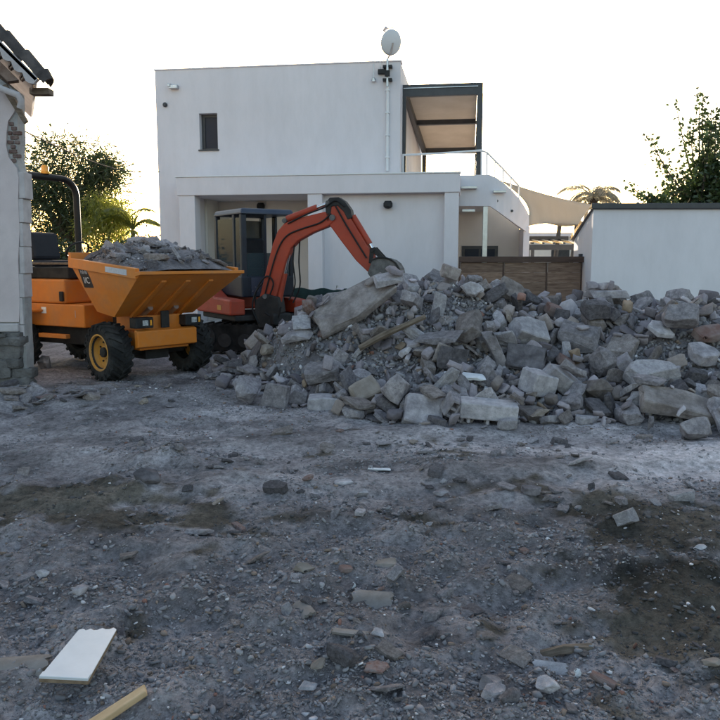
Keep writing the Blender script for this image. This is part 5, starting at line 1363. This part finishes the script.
lay('flat_stone', (309, 693), ('shard', .085, .075, .016), 'concrete_pale', 'pale flat stone chip at the bottom left of centre', 'stone chip', .3, (.25, 0), .018)
lay('flat_stone', (378, 645), ('shard', .07, .06, .016), 'concrete_pale', 'pale triangular chip right of the pale curved shard', 'stone chip', .9, (.3, .1), .016)
lay('stick', (563, 640), ('block', .22, .035, .02), 'weathered_wood', 'grey-brown splinter lying among stones at the lower right', 'splinter', .18, (0, -.05), .02)
lay('tile_shard', (550, 666), ('curved', .13, .05, .010, 1.0), 'concrete_pale', 'pale curved shard in the gravel at the lower right', 'tile shard', -.25, (.9, 0), .012)
lay('brown_offcut', (600, 684), ('block', .10, .032, .022), 'terracotta', 'rusty brown offcut at the lower right among gravel', 'offcut', -.75, (.1, .1), .014)
lay('stone', (577, 675), ('lump', .035, .03, .05), 'white_chip', 'tiny white upright chip beside the rusty brown offcut', 'stone chip', .2, lift=.015)
lay('flat_stone', (712, 664), ('lump', .10, .06, .04), 'ochre_stone', 'smooth tan stone at the right edge in damp ground', 'stone', .2, lift=.015)
lay('paper_strip', (378, 472), ('block', .17, .045, .006), 'white_chip', 'white strip lying on the bare ground before the heap', 'strip', -.12, (0, 0), .012, bevel=.001)
lay('flat_stone', (440, 497), ('lump', .14, .09, .06), 'concrete_grey', 'single smooth grey stone right of the white strip', 'stone', .1, lift=.018)
lay('flat_stone', (343, 487), ('shard', .17, .10, .025), 'concrete_pale', 'flat pale slab chip below the white strip', 'stone chip', .1, (.1, 0), .012)
lay('stone', (362, 497), ('lump', .12, .09, .07), 'concrete_pale', 'whitish stone lump just below the flat pale slab chip', 'stone', .4, lift=.02)
lay('stone', (421, 478), ('lump', .05, .04, .03), 'ochre_stone', 'small yellowish pebble right of the white strip', 'pebble', .4, lift=.01)
lay('stone', (150, 487), ('lump', .24, .18, .14), 'concrete_dark', 'dark broken stone on the hummock left of the middle', 'stone', .4, (.2, .1), .03)
lay('stone', (80, 604), ('lump', .10, .08, .06), 'concrete_grey', 'grey rounded stone above the white laminated board', 'stone', .3, lift=.02)
lay('stone', (43, 581), ('lump', .08, .06, .05), 'concrete_pale', 'pale small stone at the left edge of the foreground', 'stone', .3, lift=.02)
lay('tile_shard', (10, 681), ('curved', .28, .12, .02, 1.2), 'old_tile', 'half-buried brown tile piece left of the white board', 'tile shard', .15, (.2, 0), -.01)
lay('flat_stone', (492, 690), ('lump', .14, .1, .06), 'concrete_grey', 'rounded grey stone at the bottom right of centre', 'stone', .1, lift=.02)
lay('flat_stone', (493, 702), ('shard', .13, .08, .03), 'concrete_grey', 'flat grey stone at the bottom edge right of centre', 'stone', .6, (.2, .1), .02)
lay('flat_stone', (546, 695), ('lump', .11, .09, .07), 'concrete_pale', 'pale rounded stone at the bottom edge below the rusty offcut', 'stone', .6, lift=.025)
lay('flat_stone', (700, 552), ('lump', .11, .07, .04), 'concrete_pale', 'pale stone on the damp ground near the right edge', 'stone', .1, lift=.015)
lay('stone', (45, 368), ('lump', .26, .24, .28), 'concrete_grey', 'round grey stone at the foot of the old house corner', 'stone', .2, lift=.08)
lay('stone', (530, 500), ('block', .12, .07, .05), 'concrete_dark', 'small dark broken stone in the middle right of the yard', 'stone', .3, (.1, .1), .02)
# stones of the yard, picked out one by one; the far small ones belong to the gravel
rng = np.random.default_rng(31); q = random.Random(31); cnt = 0; tries = 0
clus = [(-1.45, 5.8, .5, .25, .8), (-1.05, 5.6, .6, .3, .5), (.1, 3.9, .55, .6, .7), (.35, 4.9, .8, .35, .5), (.75, 2.95, .5, .3, 1.0), (-.2, 3.0, .6, .5, .5), (-2.5, 7.9, .8, .4, .5), (-3.9, 8.3, .5, .35, 1.0), (-3.8, 8.5, .5, .3, 1.0), (1.3, 5.0, .5, .3, .35), (-1.0, 8.6, 1.0, .5, .8), (.6, 6.4, 1.6, .3, .9), (2.6, 6.5, 1.2, .3, .5), (-2.2, 9.6, .5, .5, .6)]
while cnt < 270 and tries < 20000:
    tries += 1
    if q.random() < .78:
        cx, cy, sx, sy, w = q.choice(clus)
        if q.random() > w: continue
        x, y = q.gauss(cx, sx), q.gauss(cy, sy)
    else:
        y = 2.5 + 7 * q.random() ** 1.4; x = q.uniform(-.5, .5) * y
    if not (2.4 < y < 10) or abs(x) > .52 * y + .2 or y > front_y(x) - .02 or (x < -3.7 and y > 8.75): continue
    s = (.028 + .009 * y) * q.choice([.8, 1, 1, 1.3, 1.9]) * q.uniform(.8, 1.2)
    m = q.choice(['concrete_grey'] * 6 + ['concrete_pale'] * 2 + ['concrete_warm'] * 3 + ['concrete_dark'] * 4 + ['ochre_stone', 'terracotta'])
    o = bpy.data.objects.new('stone', lib_mesh(q.randrange(len(LIB)), m)); col.objects.link(o); o.parent = ground
    o.scale = (s, s * q.uniform(.7, 1.1), s * q.uniform(.6, .95)); o.rotation_euler = (q.gauss(0, .25), q.gauss(0, .25), q.uniform(0, 6.28)); o.location = (x, y, gz(x, y) + s * .12); cnt += 1
# gravel: denser and finer towards the camera, sparse on the trampled strip
N = 110000
y = 2.2 + 9.0 * rng.random(N) ** 1.7; x = rng.uniform(-.56, .56, N) * y + rng.uniform(-.2, .2, N)
dens = np.clip(.28 + 1.2 * fbm(x, y, 1.2, 3, 131) + .9 * fbm(x, y, 4, 2, 133) + .55 * (1 - sstep(3.6, 5.4, y)), .05, 1)
dens = dens * (1 - .55 * damp_mask(x, y))
k = (rng.random(N) < dens) & (y < front_y(x) + .1) & ~((x < -3.8) & (y > 8.8))
x, y = x[k], y[k]; n = len(x)
S = rng.lognormal(math.log(.0095), .65, n) * (1 + .10 * (y - 2.5)); S = np.clip(S, .005, .04)
C = stone_colors(rng, n, .014, .07)
dmk = damp_mask(x, y); bright = C[:, :1] > .42
C = np.where(bright, C, C * (1 - .6 * dmk[:, None]))
gv = scatter_pebbles('gravel', x, y, ground_z(x, y) + S * .12, S, C, rng)
tag(gv, 'loose grey gravel and chips scattered over the dirt yard', 'gravel', kind='stuff')
# white paint flakes and chips
N = 800; y = 2.3 + 6 * rng.random(N) ** 1.6; x = rng.uniform(-.55, .55, N) * y
k = rng.random(N) < (.25 + .75 * damp_mask(x, y)); x, y = x[k], y[k]; S = rng.uniform(.008, .022, len(x))
fl = scatter_pebbles('paint_flakes', x, y, ground_z(x, y) + S * .3, S, np.full((len(x), 3), .62) * rng.uniform(.6, 1.1, (len(x), 1)), rng)
tag(fl, 'tiny white chips speckling the dirt and damp patches', 'chips', kind='stuff')
print('script', round(time.time() - T0, 1), 's')
